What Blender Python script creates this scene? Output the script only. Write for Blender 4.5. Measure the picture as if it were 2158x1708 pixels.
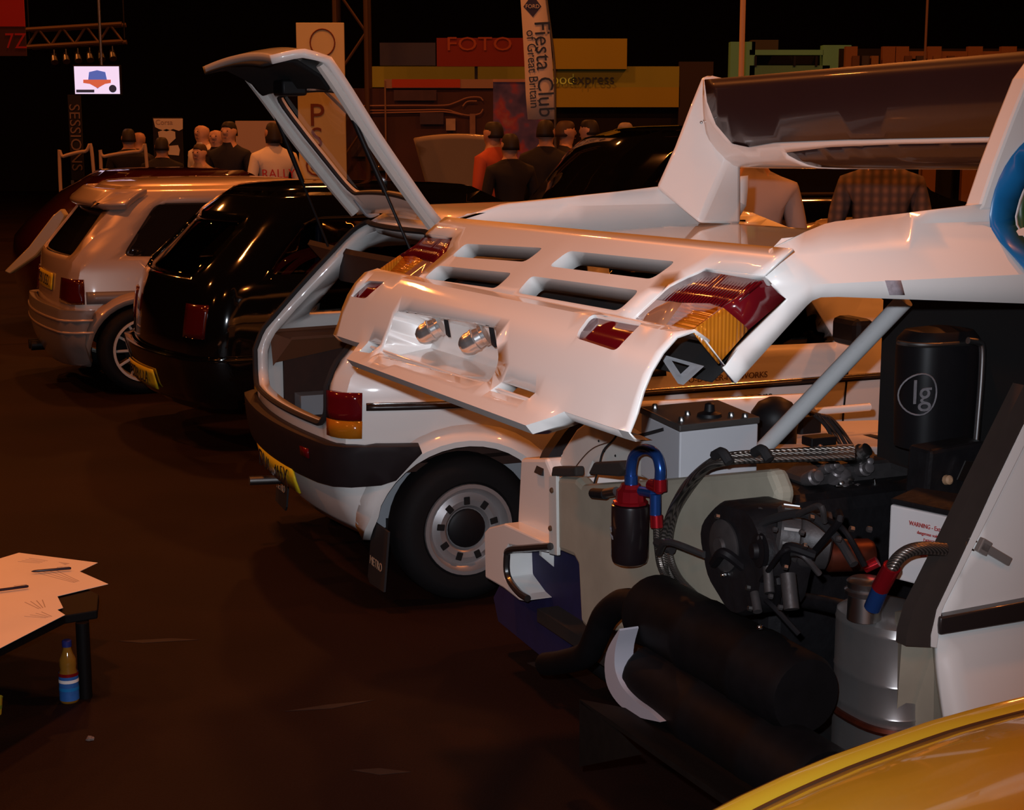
import bpy, bmesh, math, random
from mathutils import Vector, Matrix
from mathutils.geometry import delaunay_2d_cdt

# ------------------------------------------------------------------ scene, camera, light
sc = bpy.context.scene
for o in list(bpy.data.objects):
    bpy.data.objects.remove(o)
COL = sc.collection
W_PX, H_PX, F_PX, CAM_Z, HORIZON = 2158.0, 1708.0, 3300.0, 1.72, 270.0
PITCH = math.atan((H_PX / 2 - HORIZON) / F_PX)
cam_data = bpy.data.cameras.new('camera')
cam_data.sensor_fit = 'HORIZONTAL'
cam_data.sensor_width = 36.0
cam_data.lens = 36.0 * F_PX / W_PX
cam_data.clip_end = 200.0
cam = bpy.data.objects.new('camera', cam_data)
cam.location = (0, 0, CAM_Z)
cam.rotation_euler = (math.pi / 2 - PITCH, 0, 0)
COL.objects.link(cam)
sc.camera = cam
sc.view_settings.view_transform = 'Standard'
sc.view_settings.look = 'None'
sc.view_settings.exposure = 0.0
sc.view_settings.gamma = 1.0
sc.view_settings.use_curve_mapping = False
sc.cycles.use_denoising = True

world = bpy.data.worlds.new('hall_dark')
sc.world = world
world.use_nodes = True
world.node_tree.nodes['Background'].inputs[0].default_value = (0.5, 0.2, 0.06, 1)
world.node_tree.nodes['Background'].inputs[1].default_value = 0.003

AMBER = (1.0, 0.27, 0.05)


def lamp(name, loc, power, size, col, rot=(0, 0, 0)):
    d = bpy.data.lights.new(name, 'AREA')
    d.shape = 'DISK'
    d.size = size
    d.energy = power
    d.color = col
    o = bpy.data.objects.new(name, d)
    o.location = loc
    o.rotation_euler = rot
    COL.objects.link(o)
    return o


# the camera's own flash, just above and left of the lens
flash = bpy.data.lights.new('camera_flash', 'SPOT')
flash.energy = 395
flash.color = (0.84, 0.90, 1.0)
flash.shadow_soft_size = 0.012
flash.spot_size = math.radians(60)
flash.spot_blend = 1.0
fo = bpy.data.objects.new('camera_flash', flash)
fo.location = (-0.05, 0.03, CAM_Z + 0.075)
fo.rotation_euler = (math.pi / 2 - PITCH * 0.9, 0, math.radians(2.5))
COL.objects.link(fo)
# sodium high-bay lamps under the hall roof
for ly in (-6.5, 5.5, 14.0, 23.0):
    for lx in (-11.0, -2.4, 6.5):
        lamp('high_bay_lamp', (lx, ly, 9.0), 150 if ly < 0 else 285, 0.55, AMBER)


# ------------------------------------------------------------------ pixel geometry (the photograph's frame)
CV = Vector((0, 0, CAM_Z))
FW = Vector((0, math.cos(PITCH), -math.sin(PITCH)))
UP = Vector((0, math.sin(PITCH), math.cos(PITCH)))


def ray(x, y):
    return FW + Vector((1, 0, 0)) * ((x - W_PX / 2) / F_PX) - UP * ((y - H_PX / 2) / F_PX)


def atY(x, y, Y):
    r = ray(x, y)
    return CV + r * (Y / r.y)


def atZ(x, y, Z):
    r = ray(x, y)
    return CV + r * ((Z - CAM_Z) / r.z)


# ------------------------------------------------------------------ materials
MATS = {}


def mat(name, col, rough=0.5, metal=0.0, coat=0.0, var=0.0, scale=8.0, bump=0.0, trans=0.0, emit=0.0, alpha=1.0,
        spec=0.5, ior=1.45, aniso=None):
    if name in MATS:
        return MATS[name]
    m = bpy.data.materials.new(name)
    m.use_nodes = True
    nt = m.node_tree
    b = nt.nodes['Principled BSDF']
    c = (col[0], col[1], col[2], 1)
    b.inputs['Base Color'].default_value = c
    b.inputs['Roughness'].default_value = rough
    b.inputs['Metallic'].default_value = metal
    b.inputs['IOR'].default_value = ior
    b.inputs['Specular IOR Level'].default_value = spec
    b.inputs['Coat Weight'].default_value = coat
    b.inputs['Coat Roughness'].default_value = 0.04
    b.inputs['Transmission Weight'].default_value = trans
    b.inputs['Alpha'].default_value = alpha
    if emit:
        b.inputs['Emission Color'].default_value = c
        b.inputs['Emission Strength'].default_value = emit
    if var or bump:
        tc = nt.nodes.new('ShaderNodeTexCoord')
        n = nt.nodes.new('ShaderNodeTexNoise')
        n.inputs['Scale'].default_value = scale
        n.inputs['Detail'].default_value = 5
        nt.links.new(tc.outputs['Object'], n.inputs['Vector'])
        if var:
            mx = nt.nodes.new('ShaderNodeMix')
            mx.data_type = 'RGBA'
            mx.inputs['A'].default_value = tuple(max(0, k * (1 - var)) for k in col) + (1,)
            mx.inputs['B'].default_value = tuple(min(1, k * (1 + var)) for k in col) + (1,)
            nt.links.new(n.outputs['Fac'], mx.inputs['Factor'])
            nt.links.new(mx.outputs['Result'], b.inputs['Base Color'])
        if bump:
            bp = nt.nodes.new('ShaderNodeBump')
            bp.inputs['Strength'].default_value = bump
            bp.inputs['Distance'].default_value = 0.01
            nt.links.new(n.outputs['Fac'], bp.inputs['Height'])
            nt.links.new(bp.outputs['Normal'], b.inputs['Normal'])
    MATS[name] = m
    return m


def stripes(name, c1, c2, scale, axis='X', rough=0.5, metal=0.0, coat=0.0, bump=0.3):
    """Fine wave bands along one object axis: braided hose, ribbed lens, fins."""
    if name in MATS:
        return MATS[name]
    m = mat(name, c1, rough, metal, coat)
    nt = m.node_tree
    b = nt.nodes['Principled BSDF']
    tc = nt.nodes.new('ShaderNodeTexCoord')
    w = nt.nodes.new('ShaderNodeTexWave')
    w.bands_direction = axis
    w.inputs['Scale'].default_value = scale
    nt.links.new(tc.outputs['Object'], w.inputs['Vector'])
    mx = nt.nodes.new('ShaderNodeMix')
    mx.data_type = 'RGBA'
    mx.inputs['A'].default_value = (*c1, 1)
    mx.inputs['B'].default_value = (*c2, 1)
    nt.links.new(w.outputs['Fac'], mx.inputs['Factor'])
    nt.links.new(mx.outputs['Result'], b.inputs['Base Color'])
    if bump:
        bp = nt.nodes.new('ShaderNodeBump')
        bp.inputs['Strength'].default_value = bump
        bp.inputs['Distance'].default_value = 0.003
        nt.links.new(w.outputs['Fac'], bp.inputs['Height'])
        nt.links.new(bp.outputs['Normal'], b.inputs['Normal'])
    return m


# ------------------------------------------------------------------ object helpers
def link(name, me, m=None, parent=None, smooth=True, solid=0.0, off=-1.0, bevel=0.0, kind=None):
    if isinstance(me, bmesh.types.BMesh):
        bm = me
        me = bpy.data.meshes.new(name)
        bm.to_mesh(me)
        bm.free()
    o = bpy.data.objects.new(name, me)
    COL.objects.link(o)
    if m is not None and not me.materials:
        me.materials.append(m)
    if smooth:
        for p in me.polygons:
            p.use_smooth = True
        try:
            me.set_sharp_from_angle(angle=math.radians(38))
        except Exception:
            pass
    if parent is not None:
        o.parent = parent
    if solid:
        md = o.modifiers.new('thickness', 'SOLIDIFY')
        md.thickness = solid
        md.offset = off
        md.use_even_offset = False
    if bevel:
        md = o.modifiers.new('bevel', 'BEVEL')
        md.width = bevel
        md.segments = 2
        md.limit_method = 'ANGLE'
        md.angle_limit = math.radians(35)
        md.harden_normals = False
    if kind:
        o['kind'] = kind
    return o


def tag(o, label, cat, group=None):
    o['label'] = label
    o['category'] = cat
    if group:
        o['group'] = group
    return o


def thing(name, label, cat, loc=(0, 0, 0), rz=0.0, group=None):
    o = bpy.data.objects.new(name, None)
    o.empty_display_size = 0.2
    COL.objects.link(o)
    o.location = loc
    o.rotation_euler = (0, 0, rz)
    return tag(o, label, cat, group)


def copy_tree(o, parent=None):
    c = o.copy()
    COL.objects.link(c)
    c.parent = parent
    for ch in list(o.children):
        copy_tree(ch, c)
    return c


def frame_of(d):
    d = Vector(d).normalized()
    a = Vector((0, 0, 1)) if abs(d.z) < 0.9 else Vector((1, 0, 0))
    x = d.cross(a).normalized()
    return x, x.cross(d).normalized(), d


def bx(bm, c, s, R=None):
    """axis box (or rotated by 3x3 R) of full size s at centre c"""
    r = bmesh.ops.create_cube(bm, size=1.0)
    M = Matrix.Translation(Vector(c)) @ ((R.to_4x4()) if R else Matrix()) @ Matrix.Diagonal((s[0], s[1], s[2], 1))
    bmesh.ops.transform(bm, matrix=M, verts=r['verts'])
    return r['verts']


def rings(bm, rr, close=True, cap=(True, True)):
    """skin a list of equal-length vertex rings"""
    vs = [[bm.verts.new(p) for p in r] for r in rr]
    n = len(vs[0])
    for a, b in zip(vs, vs[1:]):
        for i in range(n if close else n - 1):
            j = (i + 1) % n
            try:
                bm.faces.new((a[i], a[j], b[j], b[i]))
            except ValueError:
                pass
    if close and cap[0]:
        bm.faces.new(list(reversed(vs[0])))
    if close and cap[1]:
        bm.faces.new(vs[-1])
    return vs


def rod(bm, a, b, r, r2=None, n=14):
    a, b = Vector(a), Vector(b)
    x, y, d = frame_of(b - a)
    r2 = r if r2 is None else r2
    rings(bm, [[p + (x * math.cos(t) + y * math.sin(t)) * q for t in [2 * math.pi * i / n for i in range(n)]]
               for p, q in ((a, r), (b, r2))])


def lathe(bm, base, axis, prof, n=24, cap=(True, True)):
    """prof: (distance along axis, radius)"""
    base = Vector(base)
    x, y, d = frame_of(axis)
    rings(bm, [[base + d * h + (x * math.cos(t) + y * math.sin(t)) * max(r, 1e-4)
                for t in [2 * math.pi * i / n for i in range(n)]] for h, r in prof], cap=cap)


def spline(pts, per=6):
    P = [Vector(p) for p in pts]
    if len(P) < 3:
        return P
    out = []
    Q = [P[0] * 2 - P[1]] + P + [P[-1] * 2 - P[-2]]
    for i in range(1, len(Q) - 2):
        p0, p1, p2, p3 = Q[i - 1:i + 3]
        for k in range(per):
            t = k / per
            out.append(0.5 * (2 * p1 + (p2 - p0) * t + (2 * p0 - 5 * p1 + 4 * p2 - p3) * t * t
                              + (3 * p1 - p0 - 3 * p2 + p3) * t ** 3))
    out.append(P[-1])
    return out


def tube(bm, pts, r, n=10, per=6):
    P = spline(pts, per)
    rr = []
    x = None
    for i, p in enumerate(P):
        d = (P[min(i + 1, len(P) - 1)] - P[max(i - 1, 0)]).normalized()
        if x is None:
            x = frame_of(d)[0]
        x = (x - d * x.dot(d)).normalized()
        y = d.cross(x)
        q = r if not callable(r) else r(i / (len(P) - 1))
        rr.append([p + (x * math.cos(t) + y * math.sin(t)) * q for t in [2 * math.pi * k / n for k in range(n)]])
    rings(bm, rr)


def prism(bm, poly, vec):
    """polygon of 3-D points swept along vec"""
    vec = Vector(vec)
    A = [bm.verts.new(Vector(p)) for p in poly]
    B = [bm.verts.new(Vector(p) + vec) for p in poly]
    n = len(A)
    bm.faces.new(list(reversed(A)))
    bm.faces.new(B)
    for i in range(n):
        j = (i + 1) % n
        bm.faces.new((A[i], A[j], B[j], B[i]))
    bmesh.ops.recalc_face_normals(bm, faces=bm.faces[:])


def BM():
    return bmesh.new()


def solidpart(name, fn, m, parent, **k):
    bm = bmesh.new()
    fn(bm)
    bmesh.ops.recalc_face_normals(bm, faces=bm.faces[:])
    return link(name, bm, m, parent, **k)


def inside(p, poly):
    x, y = p
    c = False
    n = len(poly)
    j = n - 1
    for i in range(n):
        xi, yi = poly[i]
        xj, yj = poly[j]
        if (yi > y) != (yj > y) and x < (xj - xi) * (y - yi) / (yj - yi) + xi:
            c = not c
        j = i
    return c


def dense(poly, step):
    out = []
    n = len(poly)
    for i in range(n):
        a, b = poly[i], poly[(i + 1) % n]
        L = math.hypot(b[0] - a[0], b[1] - a[1])
        k = max(1, int(math.ceil(L / step)))
        for q in range(k):
            out.append((a[0] + (b[0] - a[0]) * q / k, a[1] + (b[1] - a[1]) * q / k))
    return out


def rounded(poly, r, seg=4):
    """round the corners of a 2-D polygon"""
    out = []
    n = len(poly)
    for i in range(n):
        p0, p, p1 = Vector(poly[i - 1]), Vector(poly[i]), Vector(poly[(i + 1) % n])
        a, b = p0 - p, p1 - p
        q = min(r, a.length * 0.45, b.length * 0.45)
        A, B = p + a.normalized() * q, p + b.normalized() * q
        for k in range(seg + 1):
            t = k / seg
            v = A * (1 - t) ** 2 + p * 2 * t * (1 - t) + B * t * t
            out.append((v.x, v.y))
    return out


def sheet(bm, outer, holes, fn, step=0.06, lines=()):
    """2-D region with holes, triangulated and mapped to 3-D by fn(a, b); lines are extra rows (second coordinate)"""
    outer = dense(outer, step)
    holes = [dense(h, step) for h in holes]
    pts, edges = [], []
    for lp in [outer] + holes:
        s = len(pts)
        pts += lp
        edges += [(s + i, s + (i + 1) % len(lp)) for i in range(len(lp))]
    xs = [p[0] for p in outer]
    ys = [p[1] for p in outer]
    x0, x1, y0, y1 = min(xs), max(xs), min(ys), max(ys)
    rows = list(lines)
    k = max(1, int((y1 - y0) / step))
    rows += [y0 + (y1 - y0) * (i + 0.5) / k for i in range(k)]
    kx = max(1, int((x1 - x0) / step))

    def near_edge(p):
        for lp in [outer] + holes:
            for q in lp:
                if abs(q[0] - p[0]) < step * 0.4 and abs(q[1] - p[1]) < step * 0.4:
                    return True
        return False
    for y in rows:
        for i in range(kx):
            p = (x0 + (x1 - x0) * (i + 0.5) / kx, y)
            if inside(p, outer) and not any(inside(p, h) for h in holes) and not near_edge(p):
                pts.append(p)
    vs, es, fs, _, _, _ = delaunay_2d_cdt([Vector(p) for p in pts], edges, [], 0, 1e-5)
    used = {}
    for f in fs:
        c = (sum(vs[i].x for i in f) / len(f), sum(vs[i].y for i in f) / len(f))
        if not inside(c, outer) or any(inside(c, h) for h in holes):
            continue
        q = []
        for i in f:
            if i not in used:
                used[i] = bm.verts.new(fn(vs[i].x, vs[i].y))
            q.append(used[i])
        try:
            bm.faces.new(q)
        except ValueError:
            pass
    return bm


def hole_wall(bm, loop, fn, fn2, step=0.06):
    """the return of a cut-out: a band from fn(loop) to fn2(loop)"""
    lp = dense(loop, step)
    rings(bm, [[fn(*p) for p in lp], [fn2(*p) for p in lp]], cap=(False, False))


def text_mesh(txt, size, extrude=0.0008):
    c = bpy.data.curves.new('lettering', 'FONT')
    c.body = txt
    c.size = size
    c.extrude = extrude
    c.align_x = 'CENTER'
    c.align_y = 'CENTER'
    c.resolution_u = 3
    o = bpy.data.objects.new('lettering', c)
    COL.objects.link(o)
    dg = bpy.context.evaluated_depsgraph_get()
    me = bpy.data.meshes.new_from_object(o.evaluated_get(dg))
    bpy.data.objects.remove(o)
    bpy.data.curves.remove(c)
    return me


def basis(origin, xd, yd):
    """4x4 whose X runs along xd, Y towards yd"""
    x = Vector(xd).normalized()
    z = x.cross(Vector(yd)).normalized()
    y = z.cross(x)
    return Matrix.Translation(Vector(origin)) @ Matrix((x, y, z)).transposed().to_4x4()


def lettering(name, txt, size, M, m, parent=None, sx=1.0):
    me = text_mesh(txt, size)
    me.transform(M @ Matrix.Diagonal((sx, 1, 1, 1)))
    return link(name, me, m, parent, smooth=False)


def split_letters(o, name):
    """one object per character of a lettering mesh"""
    bm = bmesh.new()
    bm.from_mesh(o.data)
    bm.verts.ensure_lookup_table()
    seen, groups = set(), []
    for v in bm.verts:
        if v.index in seen:
            continue
        st, g = [v], []
        seen.add(v.index)
        while st:
            a = st.pop()
            g.append(a)
            for e in a.link_edges:
                b = e.other_vert(a)
                if b.index not in seen:
                    seen.add(b.index)
                    st.append(b)
        groups.append(g)
    for g in groups:
        gi = {v: i for i, v in enumerate(g)}
        fs = {f for v in g for f in v.link_faces}
        me = bpy.data.meshes.new(name)
        me.from_pydata([v.co.copy() for v in g], [], [[gi[v] for v in f.verts] for f in fs])
        link(name, me, o.data.materials[0], o.parent, smooth=False)
    bm.free()
    bpy.data.objects.remove(o)


# shared materials
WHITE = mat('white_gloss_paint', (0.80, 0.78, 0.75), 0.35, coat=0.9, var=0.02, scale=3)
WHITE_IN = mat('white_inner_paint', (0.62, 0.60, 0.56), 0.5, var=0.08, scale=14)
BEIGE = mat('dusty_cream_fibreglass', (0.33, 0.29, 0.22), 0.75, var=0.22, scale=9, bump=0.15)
GREYP = mat('grey_paint', (0.30, 0.31, 0.33), 0.5)
BLACKR = mat('black_rubber', (0.014, 0.012, 0.013), 0.75)
BLACKP = mat('black_plastic', (0.007, 0.006, 0.007), 0.5, spec=0.3, var=0.2, scale=30)
DARK = mat('dark_void_trim', (0.006, 0.005, 0.005), 0.9)
CHROME = mat('chrome', (0.88, 0.87, 0.85), 0.13, metal=1.0)
ALU = mat('brushed_aluminium', (0.55, 0.54, 0.54), 0.28, metal=1.0, var=0.1, scale=40)
STEEL = mat('dull_steel', (0.30, 0.29, 0.28), 0.38, metal=1.0, var=0.2, scale=20)
REDL = mat('red_lens', (0.115, 0.003, 0.006), 0.14, coat=0.35)
AMBERL = mat('amber_lens', (0.42, 0.14, 0.008), 0.16, coat=0.35)
CLEARL = mat('clear_lens', (0.30, 0.15, 0.09), 0.14, coat=0.35)
BLUEA = mat('blue_anodised', (0.025, 0.085, 0.33), 0.25, metal=0.7)
REDA = mat('red_anodised', (0.42, 0.012, 0.02), 0.25, metal=0.7)
YPLATE = mat('yellow_plate', (0.72, 0.55, 0.02), 0.35, coat=0.3)
BLACKT = mat('black_lettering', (0.01, 0.01, 0.012), 0.5)
TYRE = mat('tyre_rubber', (0.006, 0.0055, 0.006), 0.75, spec=0.25, var=0.2, scale=40)
GLASSD = mat('tinted_glass', (0.010, 0.008, 0.008), 0.03, coat=1.0, spec=0.8)
GLASS = mat('clear_glass', (1, 1, 1), 0.0, trans=1.0, ior=1.02)
BRAID = stripes('braided_steel_hose', (0.20, 0.17, 0.15), (0.05, 0.045, 0.04), 90, 'DIAGONAL', 0.35, 0.8)

# ------------------------------------------------------------------ the hall
def thin_glass(name, tint=(0.85, 0.85, 0.85), refl=0.10):
    if name in MATS:
        return MATS[name]
    m = bpy.data.materials.new(name)
    m.use_nodes = True
    nt = m.node_tree
    nt.nodes.remove(nt.nodes['Principled BSDF'])
    out = nt.nodes['Material Output']
    t = nt.nodes.new('ShaderNodeBsdfTransparent')
    t.inputs[0].default_value = (*tint, 1)
    g = nt.nodes.new('ShaderNodeBsdfGlossy')
    g.inputs['Roughness'].default_value = 0.02
    lf = nt.nodes.new('ShaderNodeLayerWeight')
    pw = nt.nodes.new('ShaderNodeMath')
    pw.operation = 'POWER'
    pw.inputs[1].default_value = 4.0
    nt.links.new(lf.outputs['Facing'], pw.inputs[0])
    lw = nt.nodes.new('ShaderNodeMath')
    lw.operation = 'MULTIPLY_ADD'
    lw.inputs[1].default_value = 0.45
    lw.inputs[2].default_value = refl * 0.4
    nt.links.new(pw.outputs[0], lw.inputs[0])
    mx = nt.nodes.new('ShaderNodeMixShader')
    nt.links.new(lw.outputs[0], mx.inputs[0])
    nt.links.new(t.outputs[0], mx.inputs[1])
    nt.links.new(g.outputs[0], mx.inputs[2])
    nt.links.new(mx.outputs[0], out.inputs[0])
    MATS[name] = m
    return m


PANE = thin_glass('clear_pane')
PANE_T = thin_glass('smoked_pane', (0.30, 0.27, 0.25))
PANE_B = thin_glass('light_smoked_pane', (0.72, 0.68, 0.62))


def floor_material():
    m = mat('dark_hall_floor', (0.0075, 0.0055, 0.0048), 0.7, spec=0.10)
    nt = m.node_tree
    b = nt.nodes['Principled BSDF']
    tc = nt.nodes.new('ShaderNodeTexCoord')
    n1 = nt.nodes.new('ShaderNodeTexNoise')
    n1.inputs['Scale'].default_value = 0.9
    n1.inputs['Detail'].default_value = 8
    n2 = nt.nodes.new('ShaderNodeTexNoise')
    n2.inputs['Scale'].default_value = 180
    n2.inputs['Detail'].default_value = 3
    nt.links.new(tc.outputs['Object'], n1.inputs['Vector'])
    nt.links.new(tc.outputs['Object'], n2.inputs['Vector'])
    ad = nt.nodes.new('ShaderNodeMath')
    ad.operation = 'MULTIPLY'
    nt.links.new(n1.outputs['Fac'], ad.inputs[0])
    nt.links.new(n2.outputs['Fac'], ad.inputs[1])
    mx = nt.nodes.new('ShaderNodeMix')
    mx.data_type = 'RGBA'
    mx.inputs['A'].default_value = (0.004, 0.0016, 0.0012, 1)
    mx.inputs['B'].default_value = (0.040, 0.018, 0.014, 1)
    nt.links.new(ad.outputs[0], mx.inputs['Factor'])
    nt.links.new(mx.outputs['Result'], b.inputs['Base Color'])
    bp = nt.nodes.new('ShaderNodeBump')
    bp.inputs['Strength'].default_value = 0.25
    bp.inputs['Distance'].default_value = 0.004
    nt.links.new(n2.outputs['Fac'], bp.inputs['Height'])
    nt.links.new(bp.outputs['Normal'], b.inputs['Normal'])
    return m


WALLM = mat('black_drape_wall', (0.0035, 0.002, 0.002), 0.95, var=0.3, scale=2)
o = solidpart('floor', lambda b: bx(b, (0, 18, -0.05), (70, 60, 0.1)), floor_material(), None, kind='structure')
SCUF = mat('pale_scuff', (0.014, 0.007, 0.006), 0.8, var=0.6, scale=30)
FLOOR = bpy.data.objects['floor']
for q in (((740, 1624), (800, 1620), (866, 1628), (800, 1634)), ((1110, 1398), (1180, 1388), (1200, 1396), (1130, 1408)), ((600, 1500), (690, 1486), (790, 1476), (700, 1494)), ((250, 1352), (360, 1346), (420, 1349), (300, 1356))):
    solidpart('scuff_mark', lambda b: prism(b, [atZ(x, y, 0.0005) for x, y in q], (0, 0, 0.0006)), SCUF, FLOOR, smooth=False)
o = solidpart('wall_back', lambda b: bx(b, (0, 44, 6), (70, 0.3, 12)), WALLM, None, kind='structure')
o = solidpart('wall_left', lambda b: bx(b, (-30, 18, 6), (0.3, 52, 12)), WALLM, None, kind='structure')
o = solidpart('wall_right', lambda b: bx(b, (30, 18, 6), (0.3, 52, 12)), WALLM, None, kind='structure')

# ------------------------------------------------------------------ the rally car: rear bodywork propped open
R_A = math.radians(24.0)
R_N = Vector((0.804, 3.004, 0))
R_F = Vector((math.cos(R_A), math.sin(R_A), 0))
R_L = Vector((-math.sin(R_A), math.cos(R_A), 0))
RW = 1.73                       # width between the two body sides
TW = 0.03 / RW                  # the shell hangs a little lower on its unpropped side
rally = thing('rally_car', 'white wide-bodied rally car with its rear bodywork propped open over the engine', 'car',
              (R_N.x, R_N.y, 0), R_A)


def loc_ray(x, y, n=R_N, f=R_F, l=R_L):
    r = ray(x, y)
    c = CV - n
    return Vector((c.dot(f), c.dot(l), c.z)), Vector((r.dot(f), r.dot(l), r.z))


def rv(x, y, v):
    o_, d = loc_ray(x, y)
    return o_ + d * ((v - o_.y) / d.y)


def ru(x, y, u):
    o_, d = loc_ray(x, y)
    return o_ + d * ((u - o_.x) / d.x)


def rz(x, y, z):
    o_, d = loc_ray(x, y)
    return o_ + d * ((z - o_.z) / d.z)


class Profile:
    """a section in (u, z) swept across the car"""

    def __init__(self, pts):
        self.p = [Vector(q) for q in pts]
        self.s = [0.0]
        for a, b in zip(self.p, self.p[1:]):
            self.s.append(self.s[-1] + (b - a).length)

    def at(self, s):
        n = len(self.p)
        for i in range(n - 1):
            if s <= self.s[i + 1] or i == n - 2:
                t = (s - self.s[i]) / (self.s[i + 1] - self.s[i])
                return self.p[i].lerp(self.p[i + 1], t) if 0 <= t <= 1 else self.p[i] + (self.p[i + 1] - self.p[i]) * t
        return self.p[-1]

    def nrm(self, s):
        d = (self.at(min(s + 0.012, self.s[-1])) - self.at(max(s - 0.012, 0))).normalized()
        return Vector((d.y, -d.x))      # turned so that it points outward (up and back)

    def map(self, off=0.0):
        def fn(v, s):
            q = self.at(s) - self.nrm(s) * off * -1 if off else self.at(s)
            return Vector((q.x, v, q.y - TW * v))
        return fn

    def hit(self, x, y):
        o_, d = loc_ray(x, y)
        o2 = Vector((o_.x, o_.z + TW * o_.y))
        d2 = Vector((d.x, d.z + TW * d.y))
        best = None
        n = len(self.p)
        for i in range(n - 1):
            a, e = self.p[i], self.p[i + 1] - self.p[i]
            den = d2.x * e.y - d2.y * e.x
            if abs(den) < 1e-9:
                continue
            w = a - o2
            t = (w.x * e.y - w.y * e.x) / den
            k = (w.x * d2.y - w.y * d2.x) / den
            lo = -0.5 if i == 0 else -1e-6
            hi = 1.5 if i == n - 2 else 1 + 1e-6
            if t > 0 and lo <= k <= hi and (best is None or t < best[0]):
                best = (t, o_.y + d.y * t, self.s[i] + k * e.length)
        return (best[1], best[2])


def mirror(poly):
    return [(RW - a, b) for a, b in poly]


# vent panel: the flat rear face with four openings and the two lamp cut-outs
VP = Profile([(-0.315, 1.500), (-0.330, 1.492), (-0.505, 1.352)])
s1 = VP.s[-1]
slots = []
for q in ([(982, 514), (1149, 523), (1107, 555), (950, 543)],
          [(1200, 529), (1429, 552), (1374, 592), (1155, 564)],
          [(925, 560), (1083, 576), (1045, 611), (892, 589)],
          [(1121, 582), (1352, 613), (1304, 659), (1088, 620)]):
    slots.append(rounded([VP.hit(*p) for p in q], 0.022))
lamp_px = [(1477, 565), (1619, 590), (1464, 699), (1335, 672), (1411, 601)]
lamp_poly = [VP.hit(*p) for p in lamp_px]
lamp_poly = [(max(a, 0.0), min(b, s1)) for a, b in lamp_poly]
vs_in = max(a for a, b in lamp_poly)
st_l = min(b for a, b in lamp_poly)
lp_near = [(0.0, st_l), (VP.hit(1477, 565)[0] - 0.02, st_l), (VP.hit(1411, 601)[0], VP.hit(1411, 601)[1]),
           (VP.hit(1335, 672)[0], s1), (0.0, s1)]
bm = BM()
outer = [(0, 0), (RW, 0), (RW, st_l)] + mirror(lp_near)[1:4] + [(RW - lp_near[3][0], s1), (lp_near[3][0], s1)] \
    + lp_near[1:4][::-1] + [(0, st_l)]
sheet(bm, outer, slots, VP.map(), 0.05)
for h in slots:
    hole_wall(bm, h, VP.map(), VP.map(-0.040), 0.05)
for q in (lp_near[:4], mirror(lp_near)[:4]):
    dq = [p for i in range(3) for p in [(q[i][0] + (q[i + 1][0] - q[i][0]) * k / 4, q[i][1] + (q[i + 1][1] - q[i][1]) * k / 4) for k in range(4)]] + [q[3]]
    rings(bm, [[VP.map()(*p) for p in dq], [VP.map(-0.022)(*p) for p in dq]], close=False)
bmesh.ops.remove_doubles(bm, verts=bm.verts[:], dist=0.0005)
bmesh.ops.recalc_face_normals(bm, faces=bm.faces[:])
vent = link('vent_panel', bm, WHITE, rally, solid=0.006, off=0)
vent['label'] = 'white rear face of the shell with four rectangular openings'
solidpart('slot_dark_backing', lambda b: sheet(b, [(0.1, 0.02), (RW - 0.1, 0.02), (RW - 0.1, s1), (0.1, s1)], [],
                                         VP.map(-0.13), 0.1), DARK, rally, solid=0.004)  # added dark sheet, stands for the shade behind the openings

# tail: crown, curved bumper face and the lower shelf
TP = Profile([(-0.490, 1.340), (-0.508, 1.357), (-0.530, 1.364), (-0.552, 1.356), (-0.575, 1.338), (-0.600, 1.306),
              (-0.620, 1.270), (-0.632, 1.230), (-0.640, 1.205), (-0.648, 1.188), (-0.668, 1.170), (-0.700, 1.150)])
sb = TP.s[-3] + 0.004            # bottom of the side parts
se = TP.s[-1]
tf = [(0.0, 0.0), (RW, 0.0), (RW, sb), (1.50, sb), (1.495, sb + 0.012), (1.462, se), (0.333, se), (0.26, sb), (0.0, sb)]
refl_px = [(1250, 664), (1362, 684), (1300, 744), (1212, 715)]
refl = [TP.hit(*p) for p in refl_px]
refl_far = [TP.hit(*p) for p in [(776, 592), (816, 594), (772, 632), (738, 627)]]
rec = rounded([TP.hit(*p) for p in [(838, 653), (1048, 688), (1056, 760), (1030, 812), (792, 752)]], 0.03)
shs = [rounded([(min(TP.hit(*p)[0], 1.452), max(min(TP.hit(*p)[1], se - 0.008), sb - 0.02)) for p in q], 0.008) for q in
       ([(765, 713), (806, 724), (780, 747), (742, 739)], [(1062, 797), (1136, 820), (1108, 848), (1030, 826)])]
bm = BM()
sheet(bm, tf, [rounded(refl, 0.02), rounded(refl_far, 0.02), rec] + shs, TP.map(), 0.045)
for h in (rounded(refl, 0.02), rounded(refl_far, 0.02)):
    hole_wall(bm, h, TP.map(), TP.map(-0.016), 0.04)
for h in shs:
    hole_wall(bm, h, TP.map(), TP.map(-0.036), 0.04)


# plate recess: back wall set in, floor running out to the shelf
rv0, rv1 = min(a for a, b in rec), max(a for a, b in rec)
rs0, rs1 = min(b for a, b in rec), max(b for a, b in rec)


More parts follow.
